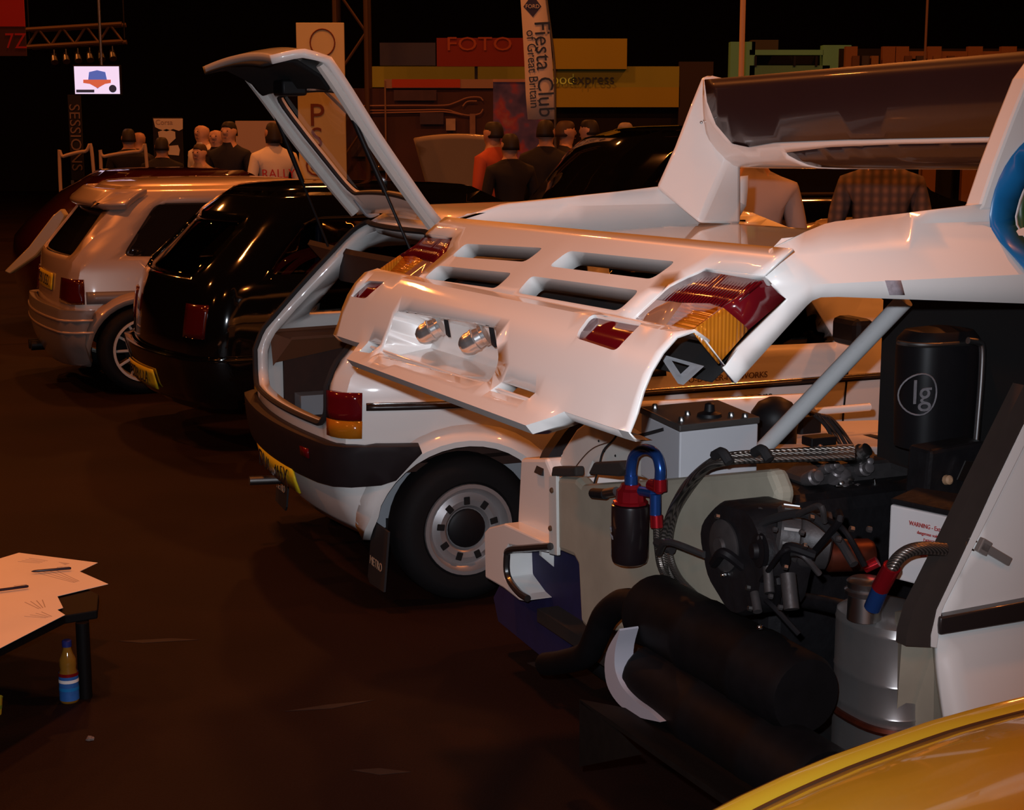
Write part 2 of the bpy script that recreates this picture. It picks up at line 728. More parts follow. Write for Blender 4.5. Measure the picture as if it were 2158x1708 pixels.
def recess_map(v, s):
    p = TP.map()(v, s)
    e = 1e9
    for i in range(len(rec)):
        a, b_ = Vector(rec[i - 1]), Vector(rec[i])
        ab = b_ - a
        if ab.length < 1e-9:
            continue
        t = max(0, min(1, (Vector((v, s)) - a).dot(ab) / ab.length_squared))
        e = min(e, (Vector((v, s)) - a - ab * t).length)
    f = (s - rs0) / (rs1 - rs0)
    k = min(1.0, e / 0.011)
    k = k * k * (3 - 2 * k)
    # back wall for f < 0.55, then the floor comes forward again
    if f < 0.55:
        back = Vector((-0.520, v, 1.300 - 0.115 * f / 0.55 - TW * v))
    else:
        g = (f - 0.55) / 0.45
        back = Vector((-0.520 - 0.140 * g, v, 1.185 - 0.022 * g - TW * v))
    return p.lerp(back, k)


sheet(bm, rec, [], recess_map, 0.010)
# rolled lower edge
edge = [(RW, sb), (1.50, sb), (1.495, sb + 0.012), (1.462, se), (0.333, se), (0.26, sb), (0.0, sb)]
ed = dense(edge, 0.045)[:-6]
lip = []
for (v, s) in ed:
    p = TP.map()(v, s)
    lip.append([p, p + Vector((0.014, 0, -0.016)), p + Vector((0.045, 0, -0.018))])
rings(bm, [list(r) for r in lip], close=False)
bmesh.ops.remove_doubles(bm, verts=bm.verts[:], dist=0.0005)
bmesh.ops.recalc_face_normals(bm, faces=bm.faces[:])
tail = link('tail_panel', bm, WHITE, rally, solid=0.006, off=0)
tail['label'] = 'white curved tail bumper panel with plate recess'
for q in (refl, refl_far):
    o = solidpart('reflector', lambda b, q=q: sheet(b, rounded(q, 0.02), [], TP.map(-0.004), 0.04), REDL, tail, solid=0.01)
    o['label'] = 'red reflector lens'
# two chrome number plate lamps
for px in ((903, 693), (996, 713)):
    c = ru(px[0], px[1], -0.612)
    d = Vector((0.62, -0.40, 0.42)).normalized()
    pl = solidpart('plate_lamp', lambda b: lathe(b, c + Vector((-0.004, 0.012, -0.012)), d, [
        (-0.025, 0.001), (-0.022, 0.012), (-0.013, 0.020), (0.0, 0.0245), (0.010, 0.0240), (0.014, 0.0262), (0.018, 0.0262),
        (0.020, 0.0235), (0.034, 0.0225), (0.036, 0.0265), (0.044, 0.0265), (0.045, 0.018)], 22), mat('lamp_chrome', (0.88, 0.87, 0.86), 0.24, metal=0.92), tail)
    pl['label'] = 'chrome number plate lamp'
    e = c + d * 0.046
    solidpart('lamp_bracket', lambda b: prism(b, [e + Vector((0.0, 0.022, 0.034)), e + Vector((0.0, 0.008, 0.034)),
                                                  e + Vector((0.0, -0.026, -0.040)), e + Vector((0.0, -0.008, -0.036))],
                                              (0.006, 0.0, 0.0)), BLACKP, pl)

# near and far side panels of the shell
def side_v(u, z):
    k = max(0.0, min(1.0, (z - 1.43) / 0.11))
    return 0.09 * k * k * (3 - 2 * k)


def near_uz(x, y, v=0.0):
    p = rv(x, y, v)
    return (p.x, p.z)


sd = [near_uz(1640, 528, .03), near_uz(1622, 586), near_uz(1661, 631), near_uz(1520, 769), near_uz(1481, 716),
      near_uz(1551, 809), near_uz(1700, 645), near_uz(1712, 634), near_uz(1730, 627), near_uz(1765, 626),
      near_uz(2158, 640), (0.62, 1.355), (0.62, 1.61), near_uz(2060, 430, .10), near_uz(1760, 467, .09),
      near_uz(1738, 472, .09)]
for far in (0, 1):
    fn = (lambda u, z: Vector((u, RW - side_v(u, z), z - TW * RW))) if far else (lambda u, z: Vector((u, side_v(u, z), z)))
    bm = sheet(BM(), sd, [], fn, 0.05)
    bmesh.ops.recalc_face_normals(bm, faces=bm.faces[:])
    up_ = sum((f.normal.y for f in bm.faces))
    if (up_ > 0) != bool(far):
        bmesh.ops.reverse_faces(bm, faces=bm.faces[:])
    sp = link('side_panel', bm, WHITE, rally, solid=0.012)
    if not far:
        side_near = sp
# deck behind the vent panel, in the well between the side walls
solidpart('deck', lambda b: sheet(b, [(0.14, -0.318), (RW - 0.085, -0.318), (RW - 0.10, 0.52), (0.12, 0.52), (0.12, -0.15)], [],
                                  lambda v, u: Vector((u, v, 1.492 - TW * v - 0.052 * min(1, max(0, (u + 0.318) / 0.07)) + 0.03 * max(0, u + 0.25) / 0.75)), 0.06),
          WHITE, rally, solid=0.02)

# lamp lenses
def lens(name, pr, ps, m, far):
    bm = BM()
    if pr:
        q = [VP.hit(*p) for p in pr]
        q = [(max(0.0, a), b) for a, b in q]
        if far:
            q = mirror(q)
        sheet(bm, q, [], VP.map(-0.005), 0.05)
    if ps:
        q = [near_uz(*p) for p in ps]
        sheet(bm, q, [], (lambda u, z: Vector((u, RW - 0.005, z - TW * RW))) if far else (lambda u, z: Vector((u, 0.012, z))), 0.05)
    bmesh.ops.recalc_face_normals(bm, faces=bm.faces[:])
    return bm


RIBR = stripes('red_lens_ribbed', (0.135, 0.004, 0.008), (0.06, 0.002, 0.004), 30, 'Y', 0.14, coat=0.35)
RIBA = stripes('amber_lens_ribbed', (0.46, 0.15, 0.010), (0.32, 0.095, 0.006), 40, 'X', 0.16, coat=0.35)
for far in (0, 1):
    root = link('tail_lamp', lens('x', [(1477, 569), (1619, 592), (1530, 650), (1495, 638), (1378, 630), (1411, 604)],
                                  [(1619, 588), (1661, 631), (1583, 697), (1574, 687), (1530, 650)], REDL, far), RIBR, rally,
                solid=0.006, off=0)
    root['label'] = 'red and amber wraparound rear lamp'
    link('indicator_lens', lens('x', [(1436, 637), (1495, 638), (1530, 650), (1464, 699), (1400, 688)],
                                [(1530, 650), (1574, 687), (1583, 697), (1520, 769), (1464, 699)], AMBERL, far), RIBA, root,
         solid=0.006, off=0)
    link('reverse_lens', lens('x', [(1378, 630), (1436, 637), (1400, 688), (1338, 671)], None, CLEARL, far), CLEARL, root,
         solid=0.006, off=0)

# fins and rear wing
def fin(mirr):
    k = -0.085 if mirr else 0.0

    def P(x, y, v):
        p = rv(x, y, v)
        if mirr:
            return Vector((p.x + k, RW - v, p.z + TW * RW))
        return p
    re0, re1, re2, tip = P(1381, 396, 1.625), P(1420, 310, 1.625), P(1452, 225, 1.625), P(1476, 166, 1.625)
    tp2, tp3 = P(1487, 157, 1.62), P(1500, 166, 1.61)
    rg0, rg1, rg2 = P(1474, 474, 1.50), P(1531, 345, 1.54), P(1492, 185, 1.60)
    fr0, fr1 = P(1560, 474, 1.56), P(1560, 345, 1.56)
    out = Vector((0, 0.03 if not mirr else -0.03, 0))
    fb = Vector((0.33, 0, -0.02))
    bm = BM()
    V = lambda p: bm.verts.new(p)
    A = [V(re0), V(re1), V(re2), V(tip), V(tp2)]
    B = [V(rg0), V(rg0.lerp(rg1, 0.5)), V(rg1), V(rg2), V(tp3)]
    fm = fr1 + Vector((0.02, 0, 0.12))
    C = [V(fr0), V(fr0.lerp(fr1, 0.5)), V(fr1), V(fm), V(tp3 + Vector((0.06, 0, 0.0)))]
    D = [V(p.co + Vector((0.03, 0.055 if not mirr else -0.055, 0))) for p in C]
    E_ = [V(p.co + out * 0.6 + Vector((0.02, 0, 0))) for p in A]
    for a, b in ((A, B), (B, C), (C, D), (D, E_), (E_, A)):
        for i in range(4):
            bm.faces.new((a[i], a[i + 1], b[i + 1], b[i]))
    bm.faces.new((A[4], B[4], C[4], D[4], E_[4]))
    bm.faces.new((E_[0], D[0], C[0], B[0], A[0]))
    bmesh.ops.recalc_face_normals(bm, faces=bm.faces[:])
    return bm


link('wing_fin', fin(False), WHITE, rally, bevel=0.02)
# the near fin is the side panel's own outline carried up
nf = [(0.175, 1.555), near_uz(2060, 430, .10), near_uz(2088, 345, .10), near_uz(2124, 250, .10), near_uz(2158, 165, .10),
      (0.36, 1.90), (0.375, 1.915), (0.42, 1.91), (0.60, 1.78), (0.62, 1.62), (0.62, 1.56)]
bm = BM()
prism(bm, [Vector((u, 0.088, z)) for u, z in nf], (0, 0.05, 0))
nfin = link('wing_fin', bm, WHITE, rally, smooth=False, bevel=0.010)

WPP = [rv(1489, 168, 1.585), rv(1488, 215, 1.585), rv(1491, 262, 1.585), rv(1501, 300, 1.585), rv(1517, 328, 1.585),
       rv(1540, 344, 1.585), rv(1575, 346, 1.585), rv(1600, 340, 1.585)]
WP = Profile([(p.x, p.z + TW * 1.585) for p in WPP])
LW = WP.s[-1]
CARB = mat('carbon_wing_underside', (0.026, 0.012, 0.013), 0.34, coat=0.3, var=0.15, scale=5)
bnd = [(1.578, 0.0), (1.56, WP.s[1]), (1.52, WP.s[2]), (1.46, WP.s[3]), (1.38, WP.s[3] + 0.012), (1.25, WP.s[3] + 0.0),
       (0.9, WP.s[3] - 0.004), (0.13, WP.s[3] - 0.004)]
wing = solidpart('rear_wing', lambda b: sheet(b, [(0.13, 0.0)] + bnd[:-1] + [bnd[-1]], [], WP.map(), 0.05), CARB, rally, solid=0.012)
wing['label'] = 'dark curved rear wing blade between two white fins'
WREFLECT = rounded([(1.22, WP.s[3] + 0.030), (1.0, WP.s[3] + 0.014), (0.7, WP.s[3] + 0.008), (0.16, WP.s[3] + 0.006), (0.16, LW - 0.035), (0.9, LW - 0.035), (1.1, LW - 0.040)], 0.015)
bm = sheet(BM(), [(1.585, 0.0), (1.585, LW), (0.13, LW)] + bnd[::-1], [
    WREFLECT], WP.map(), 0.03)
bmesh.ops.recalc_face_normals(bm, faces=bm.faces[:])
link('wing_lower_roll', bm, WHITE, wing, solid=0.012)
solidpart('wing_reflection_panel', lambda b: sheet(b, WREFLECT, [], WP.map(), 0.03), CARB, wing, solid=0.01).name = 'wing_reflection_band'  # dark reflection on the white roll, painted in with the blade's carbon
for px in ((1491, 178), (1484, 255), (1478, 258), (1497, 257), (1502, 262)):
    c = rv(px[0], px[1], 1.598 if px[0] < 1490 else 1.585)
    solidpart('rivet', lambda b: lathe(b, c, (-0.5, -0.8, 0.1), [(-0.002, 0.005), (0.004, 0.004), (0.005, 0.001)], 8), STEEL, wing)

# blue and green roundel and a silver badge on the near side
def on_side(u, z):
    return Vector((u, (0.088 if z > 1.545 else side_v(u, z)) - 0.004, z))


rc = near_uz(2239, 462, 0.09)
rr_ = (near_uz(2239, 462, 0.09)[0] - near_uz(2080, 462, 0.09)[0])
circ = lambda r: [(min(0.612, rc[0] + r * math.cos(t)), max(1.366 + 0.012 * r / rr_, rc[1] + r * math.sin(t))) for t in [2 * math.pi * (i + 0.5) / 48 for i in range(48)]]
BLUEV = mat('blue_vinyl', (0.012, 0.16, 0.42), 0.3)
GREENV = mat('green_vinyl', (0.018, 0.06, 0.014), 0.35)
WHITEV = mat('white_vinyl', (0.7, 0.66, 0.64), 0.35)
rn = solidpart('roundel', lambda b: sheet(b, circ(rr_), [circ(rr_ * 0.66)], on_side, 0.04), BLUEV, side_near, solid=0.001)
rn['label'] = 'blue roundel sticker with white ring and green centre'
solidpart('roundel_ring', lambda b: sheet(b, circ(rr_ * 0.66), [circ(rr_ * 0.625)], on_side, 0.04), WHITEV, rn, solid=0.001)
solidpart('roundel_centre', lambda b: sheet(b, circ(rr_ * 0.625), [], on_side, 0.04), GREENV, rn, solid=0.001)
BADGE = mat('silver_sticker', (0.36, 0.31, 0.34), 0.5, var=0.8, scale=60)
solidpart('badge', lambda b: sheet(b, [near_uz(1864, 591), near_uz(1897, 591), near_uz(1905, 622), near_uz(1873, 622)], [],
                                   lambda u, z: Vector((u, side_v(u, z) - 0.003, z)), 0.02), BADGE, side_near, solid=0.001)
# bracket under the tail's near end
bp_ = [ru(*p, -0.50) for p in ((1398, 748), (1440, 812), (1484, 772))]
bi_ = [bp_[0].lerp(sum(bp_, Vector()) / 3, 0.42), bp_[1].lerp(sum(bp_, Vector()) / 3, 0.42), bp_[2].lerp(sum(bp_, Vector()) / 3, 0.42)]
def bracket(b):
    for i in range(3):
        j = (i + 1) % 3
        prism(b, [bp_[i], bp_[j], bi_[j], bi_[i]], (0.0, 0.02, 0.0))
    bmesh.ops.remove_doubles(b, verts=b.verts[:], dist=0.001)
solidpart('shell_bracket', bracket, mat('pale_grey_bracket', (0.60, 0.60, 0.62), 0.5), rally, smooth=False)

# ------------------------------------------------------------------ rally car: fixed body sides and engine bay
def nz(x, y, v=0.0):
    p = rv(x, y, v)
    return (p.x, p.z)


def band(bm, L, Rr, v0, v1):
    """strip between two px polylines on the side plane, given thickness"""
    A = [rv(*p, v0) for p in L]
    B = [rv(*p, v0) for p in Rr]
    C_ = [Vector((p.x, v1, p.z)) for p in B]
    D = [Vector((p.x, v1, p.z)) for p in A]
    rings(bm, [[a, b, c, d] for a, b, c, d in zip(A, B, C_, D)])


SEALM = mat('brown_black_foam_seal', (0.030, 0.020, 0.016), 0.85, var=0.2, scale=25)
# near side: rear quarter in front of the wheel arch
q_out = [nz(1975, 1366), nz(1962, 1345), nz(1972, 1285), nz(2158, 895), (0.30, 1.18), (0.42, 1.26), (0.70, 1.30), (1.42, 1.30), (1.42, 0.25), (0.05, 0.25), nz(1969, 1500), nz(1971, 1420)]


def quarter_v(u, z):
    zc = 0.70
    if z > zc:
        return 0.012 * max(0, (0.03 - u * 0.0)) - 0.0
    return -0.10 * min(1.0, max(0.0, (zc - z) / 0.30)) * min(1.0, max(0.0, (u + 0.02) / 0.12))


quarter = solidpart('body_quarter', lambda b: sheet(b, q_out, [], lambda u, z: Vector((u, quarter_v(u, z), z)), 0.05), WHITE, rally, solid=0.02, off=1.0)
quarter['label'] = 'white fixed rear quarter with rubber edge seal'
sealL = [(1909, 1362), (1911, 1335), (1925, 1285), (1975, 1185), (2060, 1010), (2158, 812)]
sealR = [(1961, 1365), (1962, 1340), (1974, 1285), (2022, 1185), (2092, 1030), (2158, 893)]
solidpart('edge_seal', lambda b: band(b, sealL, sealR, -0.012, 0.02), SEALM, quarter)
# raised flange line beside the seal
solidpart('seal_flange', lambda b: band(b, [(1963, 1364), (1963, 1340), (1976, 1285), (2158, 897)], [(1974, 1366), (1984, 1290), (1990, 1275), (2158, 940)], -0.014, 0.0), WHITE, quarter)
RUBM = mat('black_rub_strip', (0.022, 0.016, 0.015), 0.32, coat=0.3)
solidpart('rub_strip', lambda b: band(b, [(1983, 1302), (1981, 1320), (1982, 1340)], [(2300, 1242), (2300, 1262), (2300, 1287)], -0.022, 0.01), RUBM, quarter, bevel=0.004)
lt = rv(2090, 1168, -0.008)


def latch(b):
    a, e = rv(2062, 1147, -0.006), rv(2123, 1183, -0.006)
    d = (e - a).normalized()
    n_ = Vector((0, -1, 0))
    x_ = d.cross(n_).normalized()
    R = Matrix((d, n_, x_)).transposed()
    bx(b, a.lerp(e, 0.5) + n_ * 0.006, ((e - a).length, 0.010, 0.018), R)
    bx(b, a.lerp(e, 0.12) + n_ * 0.004, ((e - a).length * 0.3, 0.014, 0.030), R)


lo_ = solidpart('toggle_latch', latch, mat('latch_zinc', (0.30, 0.27, 0.25), 0.4, metal=0.4), quarter, smooth=False, bevel=0.002)
solidpart('latch_hoop', lambda b: tube(b, [rv(2058, 1142, -0.01), rv(2040, 1134, -0.01), rv(2035, 1152, -0.01), rv(2052, 1160, -0.01)], 0.0022, 6), CHROME, lo_)
# inner return of the quarter, dusty fibreglass
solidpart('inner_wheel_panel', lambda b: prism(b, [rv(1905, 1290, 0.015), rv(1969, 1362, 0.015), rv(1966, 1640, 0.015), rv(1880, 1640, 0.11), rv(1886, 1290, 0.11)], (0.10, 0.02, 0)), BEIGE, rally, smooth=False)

# far side
def fz(x, y, v=RW):
    p = rv(x, y, v)
    return (p.x, p.z)


far_o = [fz(1143, 1004), fz(1166, 955), fz(1200, 912), fz(1250, 870), (0.25, 0.90), (0.95, 0.88), (0.95, 0.25), (0.2, 0.25), (-0.02, 0.45)]
fq = solidpart('body_quarter', lambda b: sheet(b, far_o, [], lambda u, z: Vector((u, RW, z)), 0.07), WHITE, rally, solid=0.02, off=-1)
solidpart('edge_seal', lambda b: band(b, [(1140, 1003), (1158, 958), (1190, 912), (1232, 866)], [(1166, 1006), (1180, 965), (1212, 920), (1262, 868)], RW - 0.03, RW + 0.02), BLACKR, fq)
# arch flare standing out beyond the far side
fl = [ru(1096, 967, -0.03), ru(1160, 1000, -0.03), ru(1166, 1150, -0.03), ru(1090, 1110, -0.03)]
def flare(b):
    prism(b, [ru(1096, 966, -0.02), ru(1150, 966, -0.02), ru(1168, 1010, -0.02), ru(1168, 1160, -0.02), ru(1088, 1125, -0.02)], (0.35, 0, 0))
solidpart('arch_panel', flare, WHITE, rally, smooth=False, bevel=0.012)
def pod(b):
    f_ = [(1020, 1122), (1030, 1112), (1062, 1104), (1155, 1146), (1152, 1165), (1072, 1150), (1062, 1170), (1064, 1218), (1090, 1255), (1104, 1268), (1093, 1266), (1060, 1240), (1022, 1218)]
    prism(b, [ru(*p, -0.075) for p in f_], (0.42, 0, 0.0))
fp = solidpart('flare_tip', pod, WHITE, rally, smooth=False, bevel=0.006)
solidpart('flare_tip_rim', lambda b: tube(b, [ru(*p, -0.078) for p in ((1160, 1152), (1110, 1156), (1074, 1160), (1068, 1175), (1070, 1215), (1092, 1248), (1112, 1262))], 0.011, 8, 4), RUBM, fp)
NAVY = mat('navy_arch_liner', (0.013, 0.010, 0.058), 0.7, var=0.3, scale=20)
solidpart('arch_liner', lambda b: prism(b, [ru(*p, 0.02) for p in ((1168, 1150), (1232, 1180), (1240, 1330), (1160, 1400), (1050, 1310), (1040, 1260), (1090, 1160))], (0.25, 0, 0)), NAVY, rally, smooth=False)
# rear bulkhead, dusty cream, with a metal bolt flange
def tubm(b):
    P_ = [ru(*p, -0.06) for p in ((1172, 1005), (1212, 1008), (1225, 1022), (1400, 1010), (1620, 990), (1640, 1040), (1600, 1230), (1500, 1290), (1420, 1332), (1240, 1332), (1222, 1312), (1216, 1190), (1208, 1175), (1172, 1160))]
    prism(b, P_, (0.05, 0, 0))
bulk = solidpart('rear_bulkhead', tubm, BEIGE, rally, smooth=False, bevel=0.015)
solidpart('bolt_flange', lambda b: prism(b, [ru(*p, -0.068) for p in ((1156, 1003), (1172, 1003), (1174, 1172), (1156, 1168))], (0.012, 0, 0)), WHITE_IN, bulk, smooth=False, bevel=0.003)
RUST = mat('rusty_bolt', (0.10, 0.045, 0.02), 0.7, var=0.4, scale=60)
for p in ((1164, 1034), (1161, 1114)):
    solidpart('bolt', lambda b: lathe(b, ru(*p, -0.068), (-1, 0, 0), [(0, 0.0085), (0.004, 0.0085), (0.007, 0.005)], 8), RUST, bulk)
# white upper corner of the bulkhead with its holes
wc = solidpart('corner_panel', lambda b: prism(b, [ru(*p, 0.02) for p in ((1172, 995), (1186, 950), (1215, 905), (1250, 880), (1320, 905), (1360, 935), (1365, 1010), (1322, 1000), (1305, 975), (1250, 975), (1238, 1006), (1214, 1006), (1205, 985), (1180, 985))], (0.03, 0, 0)), WHITE_IN, rally, smooth=False, bevel=0.006)
for p in ((1262, 930), (1274, 951), (1297, 961)):
    solidpart('panel_hole', lambda b: lathe(b, ru(*p, 0.018), (-1, 0, 0), [(0, 0.004), (0.002, 0.003)], 8), DARK, wc)
for q in (((1163, 984), (1212, 984), (1213, 1005), (1160, 1005)), ((1238, 1000), (1250, 975), (1305, 972), (1315, 990), (1300, 1005))):
    solidpart('brown_gasket', lambda b: prism(b, [ru(*p, -0.07) for p in q], (0.03, 0, 0)), SEALM, wc, smooth=False, bevel=0.006)
# wires across the corner
solidpart('wire', lambda b: tube(b, [ru(*p, -0.03) for p in ((1285, 880), (1300, 915), (1272, 950), (1262, 985), (1252, 1020), (1250, 1040))], 0.003, 6), BLACKR, rally)
solidpart('wire', lambda b: tube(b, [ru(*p, -0.03) for p in ((1288, 880), (1300, 912), (1322, 922), (1350, 918), (1400, 905))], 0.005, 6), BLACKR, rally)
solidpart('wire', lambda b: tube(b, [ru(*p, 0.0) for p in ((1190, 1020), (1220, 975), (1250, 945), (1290, 930))], 0.0015, 6), STEEL, rally)

# battery box
def prism_box(b, p_top, v_front, z_drop):
    prism(b, p_top, (0, 0, -z_drop))


zt = 1.005
bxp = [rz(*p, 0.985) for p in ((1351, 872), (1433, 911), (1598, 893), (1512, 857))]
batt = solidpart('battery_box', lambda b: prism(b, bxp, (0, 0, -0.165)), mat('lilac_white_box', (0.52, 0.51, 0.53), 0.5, var=0.05, scale=8), rally, smooth=False, bevel=0.004)
ctr = sum(bxp, Vector()) / 4
blid = solidpart('box_lid', lambda b: prism(b, [ctr + (p - ctr) * 1.03 + Vector((0, 0, 0.0)) for p in bxp], (0, 0, 0.018)), mat('dark_box_lid', (0.05, 0.042, 0.038), 0.5, var=0.3, scale=20), batt, smooth=False, bevel=0.004)
for p in ((1380, 861), (1449, 875), (1436, 888), (1541, 878), (1570, 880)):
    solidpart('lid_bolt', lambda b: lathe(b, rz(*p, 1.003), (0, 0, 1), [(0, 0.008), (0.008, 0.008), (0.012, 0.005)], 8), STEEL, blid)
solidpart('terminal', lambda b: lathe(b, rz(1495, 878, 1.003), (0, 0, 1), [(0, 0.032), (0.008, 0.03), (0.014, 0.014), (0.032, 0.012), (0.036, 0.005)], 14), BLACKP, blid)

# prop holding the shell up
solidpart('shell_prop', lambda b: rod(b, rv(1590, 965, 0.95), rv(1908, 632, 0.62), 0.0215, n=18), mat('grey_prop_paint', (0.50, 0.50, 0.50), 0.45), rally)

# firewall and chassis rails behind the engine
LILAC = mat('pale_grey_chassis', (0.50, 0.48, 0.47), 0.55, var=0.08, scale=6)
solidpart('chassis_rail', lambda b: prism(b, [rv(*p, 1.25) for p in ((1600, 945), (2000, 940), (2000, 985), (1600, 992))], (0, 0.06, 0)), LILAC, rally, smooth=False, bevel=0.006)
solidpart('turret_panel', lambda b: prism(b, [rz(*p, 0.80) for p in ((1640, 935), (1700, 890), (1850, 885), (1960, 945))], (0, 0, -0.03)), LILAC, rally, smooth=False, bevel=0.004)
solidpart('cross_tube', lambda b: rod(b, rv(1715, 868, 1.45), rv(1832, 858, 1.45), 0.012), WHITE, rally)
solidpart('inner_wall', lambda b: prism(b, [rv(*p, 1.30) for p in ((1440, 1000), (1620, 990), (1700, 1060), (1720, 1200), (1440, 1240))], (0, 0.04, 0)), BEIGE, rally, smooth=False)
solidpart('floor_pan', lambda b: bx(b, (0.45, RW / 2, 0.28), (1.0, RW - 0.1, 0.04)), DARK, rally)
solidpart('firewall', lambda b: prism(b, [Vector((0.92, 0.03, 0.26)), Vector((0.92, RW - 0.03, 0.26)), Vector((0.92, RW - 0.03, 0.78)), Vector((0.92, 0.03, 0.90))], (0.03, 0, 0)), DARK, rally, smooth=False)

solidpart('cabin_bulkhead', lambda b: bx(b, (0.66, 0.51, 0.80), (0.04, 0.94, 1.05)), DARK, rally, smooth=False)
# black airbox with a metal stay
ab = [rv(*p, 0.62) for p in ((1908, 705), (2066, 716))]
def airbox(b):
    c0 = rv(1985, 712, 0.62)
    c1 = rv(1985, 942, 0.62)
    h = (c0 - c1).length
    hw = (ab[1] - ab[0]).length / 2 * 0.93
    def ring(z, k):
        out = []
        for i in range(24):
            t = 2 * math.pi * i / 24
            x_, y_ = math.cos(t), math.sin(t)
            sx = math.copysign(abs(x_) ** 0.55, x_)
            sy = math.copysign(abs(y_) ** 0.8, y_)
            out.append(Vector((c1.x + hw * k * sx * 0.97, c1.y + 0.03 + 0.075 * k * sy, z)))
        return out
    rings(b, [ring(c1.z, 0.95), ring(c1.z + h * 0.5, 1.0), ring(c0.z - 0.012, 1.0), ring(c0.z - 0.006, 0.985), ring(c0.z + 0.016, 0.80), ring(c0.z + 0.024, 0.30)])
abx = solidpart('airbox', airbox, BLACKP, rally)
abx['label'] = 'tall black airbox with a round emblem'
c0 = rv(1985, 712, 0.62)
hw = (ab[1] - ab[0]).length / 2 * 0.93
def lidrim(b):
    P_ = []
    for i in range(25):
        t = math.pi + math.pi * i / 24
        x_, y_ = math.cos(t), math.sin(t)
        P_.append(Vector((c0.x + hw * math.copysign(abs(x_) ** 0.55, x_), c0.y + 0.03 + 0.077 * math.copysign(abs(y_) ** 0.8, y_), c0.z - 0.010)))
    tube(b, P_, 0.006, 8, 2)
solidpart('lid_rim', lidrim, STEEL, abx)
solidpart('metal_stay', lambda b: tube(b, [rv(*p, 0.52) for p in ((2040, 718), (2062, 722), (2070, 735), (2068, 800), (2060, 900), (2056, 945))], 0.0085, 10, 5), ALU, abx)
em = rv(1940, 832, 0.565)
xd, yd = Vector((1, -0.12, 0)), Vector((0, 0, 1))
EMB = mat('worn_white_print', (0.20, 0.18, 0.19), 0.6, var=0.5, scale=80)
solidpart('emblem_ring', lambda b: tube(b, [em + xd * (0.052 * math.cos(t)) + yd * (0.050 * math.sin(t)) + Vector((0, 0.012 * abs(math.cos(t)) ** 2, 0)) for t in [2 * math.pi * i / 28 for i in range(29)]], 0.0022, 6, 1), EMB, abx)
lettering('emblem_letters', 'lg', 0.085, basis(em + Vector((0, -0.004, 0.004)), xd, yd), EMB, abx)

# engine: block, toothed belt cover, alternator, intake trumpets
ENG = mat('oily_cast_engine', (0.009, 0.008, 0.009), 0.5, spec=0.25, var=0.5, scale=30, bump=0.3)
ENG2 = mat('dusty_cast_alloy', (0.045, 0.040, 0.040), 0.5, metal=0.3, var=0.35, scale=30, bump=0.2)
eng = solidpart('engine_block', lambda b: (bx(b, (0.42, 0.95, 0.58), (0.62, 0.52, 0.50)),), ENG, rally, smooth=False, bevel=0.04)
eng['label'] = 'dark oily engine'
bc = ru(1556, 1172, -0.17)
def beltcover(b):
    n_ = 40
    prof = []
    r0, r1 = [], []
    for i in range(n_):
        t = 2 * math.pi * i / n_
        r = 0.118 + 0.006 * math.sin(3 * t + 0.6) + 0.003 * math.sin(7 * t)
        p = bc + Vector((0, math.cos(t) * r * 1.15, math.sin(t) * r * 1.05))
        r0.append(p + Vector((0.10, 0, 0)))
        r1.append(p)
    rm = [bc + (p - bc) * 0.93 + Vector((-0.016, 0, 0)) for p in r1]
    rings(b, [r0, r1, rm, [bc + (p - bc) * 0.2 + Vector((-0.018, 0, 0)) for p in r1]])
solidpart('belt_cover', beltcover, ENG, eng)
for p in ((1556, 1179), (1528, 1212), (1605, 1322), (1600, 1286)):
    solidpart('cover_bolt', lambda b: lathe(b, ru(*p, -0.19), (-1, 0, 0), [(0, 0.006), (0.006, 0.006), (0.010, 0.003)], 8), CHROME, eng)
ac = ru(1672, 1135, -0.10)
alt = solidpart('alternator', lambda b: lathe(b, ac + Vector((0.02, 0, 0)), (-0.80, 0.45, 0.1), [(-0.06, 0.05), (-0.055, 0.062), (0.0, 0.064), (0.006, 0.060), (0.010, 0.064), (0.05, 0.064), (0.058, 0.056), (0.06, 0.02)], 26), ENG2, rally)
for i in range(14):
    t = 2 * math.pi * i / 14
    x_, y_, d_ = frame_of((-0.80, 0.45, 0.1))
    solidpart('cooling_fin', lambda b: bx(b, ac + Vector((0.02, 0, 0)) + d_ * 0.028 + (x_ * math.cos(t) + y_ * math.sin(t)) * 0.0645, (0.006, 0.004, 0.034), Matrix((x_ * math.sin(t) - y_ * math.cos(t), x_ * math.cos(t) + y_ * math.sin(t), d_)).transposed()), STEEL, alt, smooth=False)
solidpart('pulley', lambda b: lathe(b, ru(1612, 1160, -0.19), (-1, 0.2, 0), [(0, 0.022), (0.006, 0.036), (0.010, 0.024), (0.016, 0.036), (0.020, 0.018), (0.03, 0.016)], 20), BLACKP, alt)
solidpart('drive_belt', lambda b: tube(b, [ru(*p, -0.17) for p in ((1590, 1150), (1600, 1110), (1640, 1090), (1700, 1085), (1760, 1130), (1800, 1190))], 0.009, 8), BLACKR, rally)
COPPER = mat('copper_winding', (0.09, 0.018, 0.008), 0.45, metal=0.6, var=0.4, scale=50)
solidpart('starter_motor', lambda b: lathe(b, ru(1745, 1172, 0.02), (-0.9, 0.3, 0), [(-0.10, 0.03), (-0.09, 0.036), (0, 0.036), (0.01, 0.028)], 18), COPPER, rally)
solidpart('water_pipe', lambda b: tube(b, [ru(*p, 0.05) for p in ((1790, 1285), (1720, 1270), (1660, 1265), (1600, 1280))], 0.018, 10), ENG, rally)
for p0, p1, r in (((1618, 1195), (1622, 1250), 0.011), ((1660, 1210), (1668, 1285), 0.016), ((1590, 1250), (1597, 1290), 0.010)):
    solidpart('engine_strut', lambda b: rod(b, ru(*p0, -0.19), ru(*p1, -0.20), r), ENG2, eng)
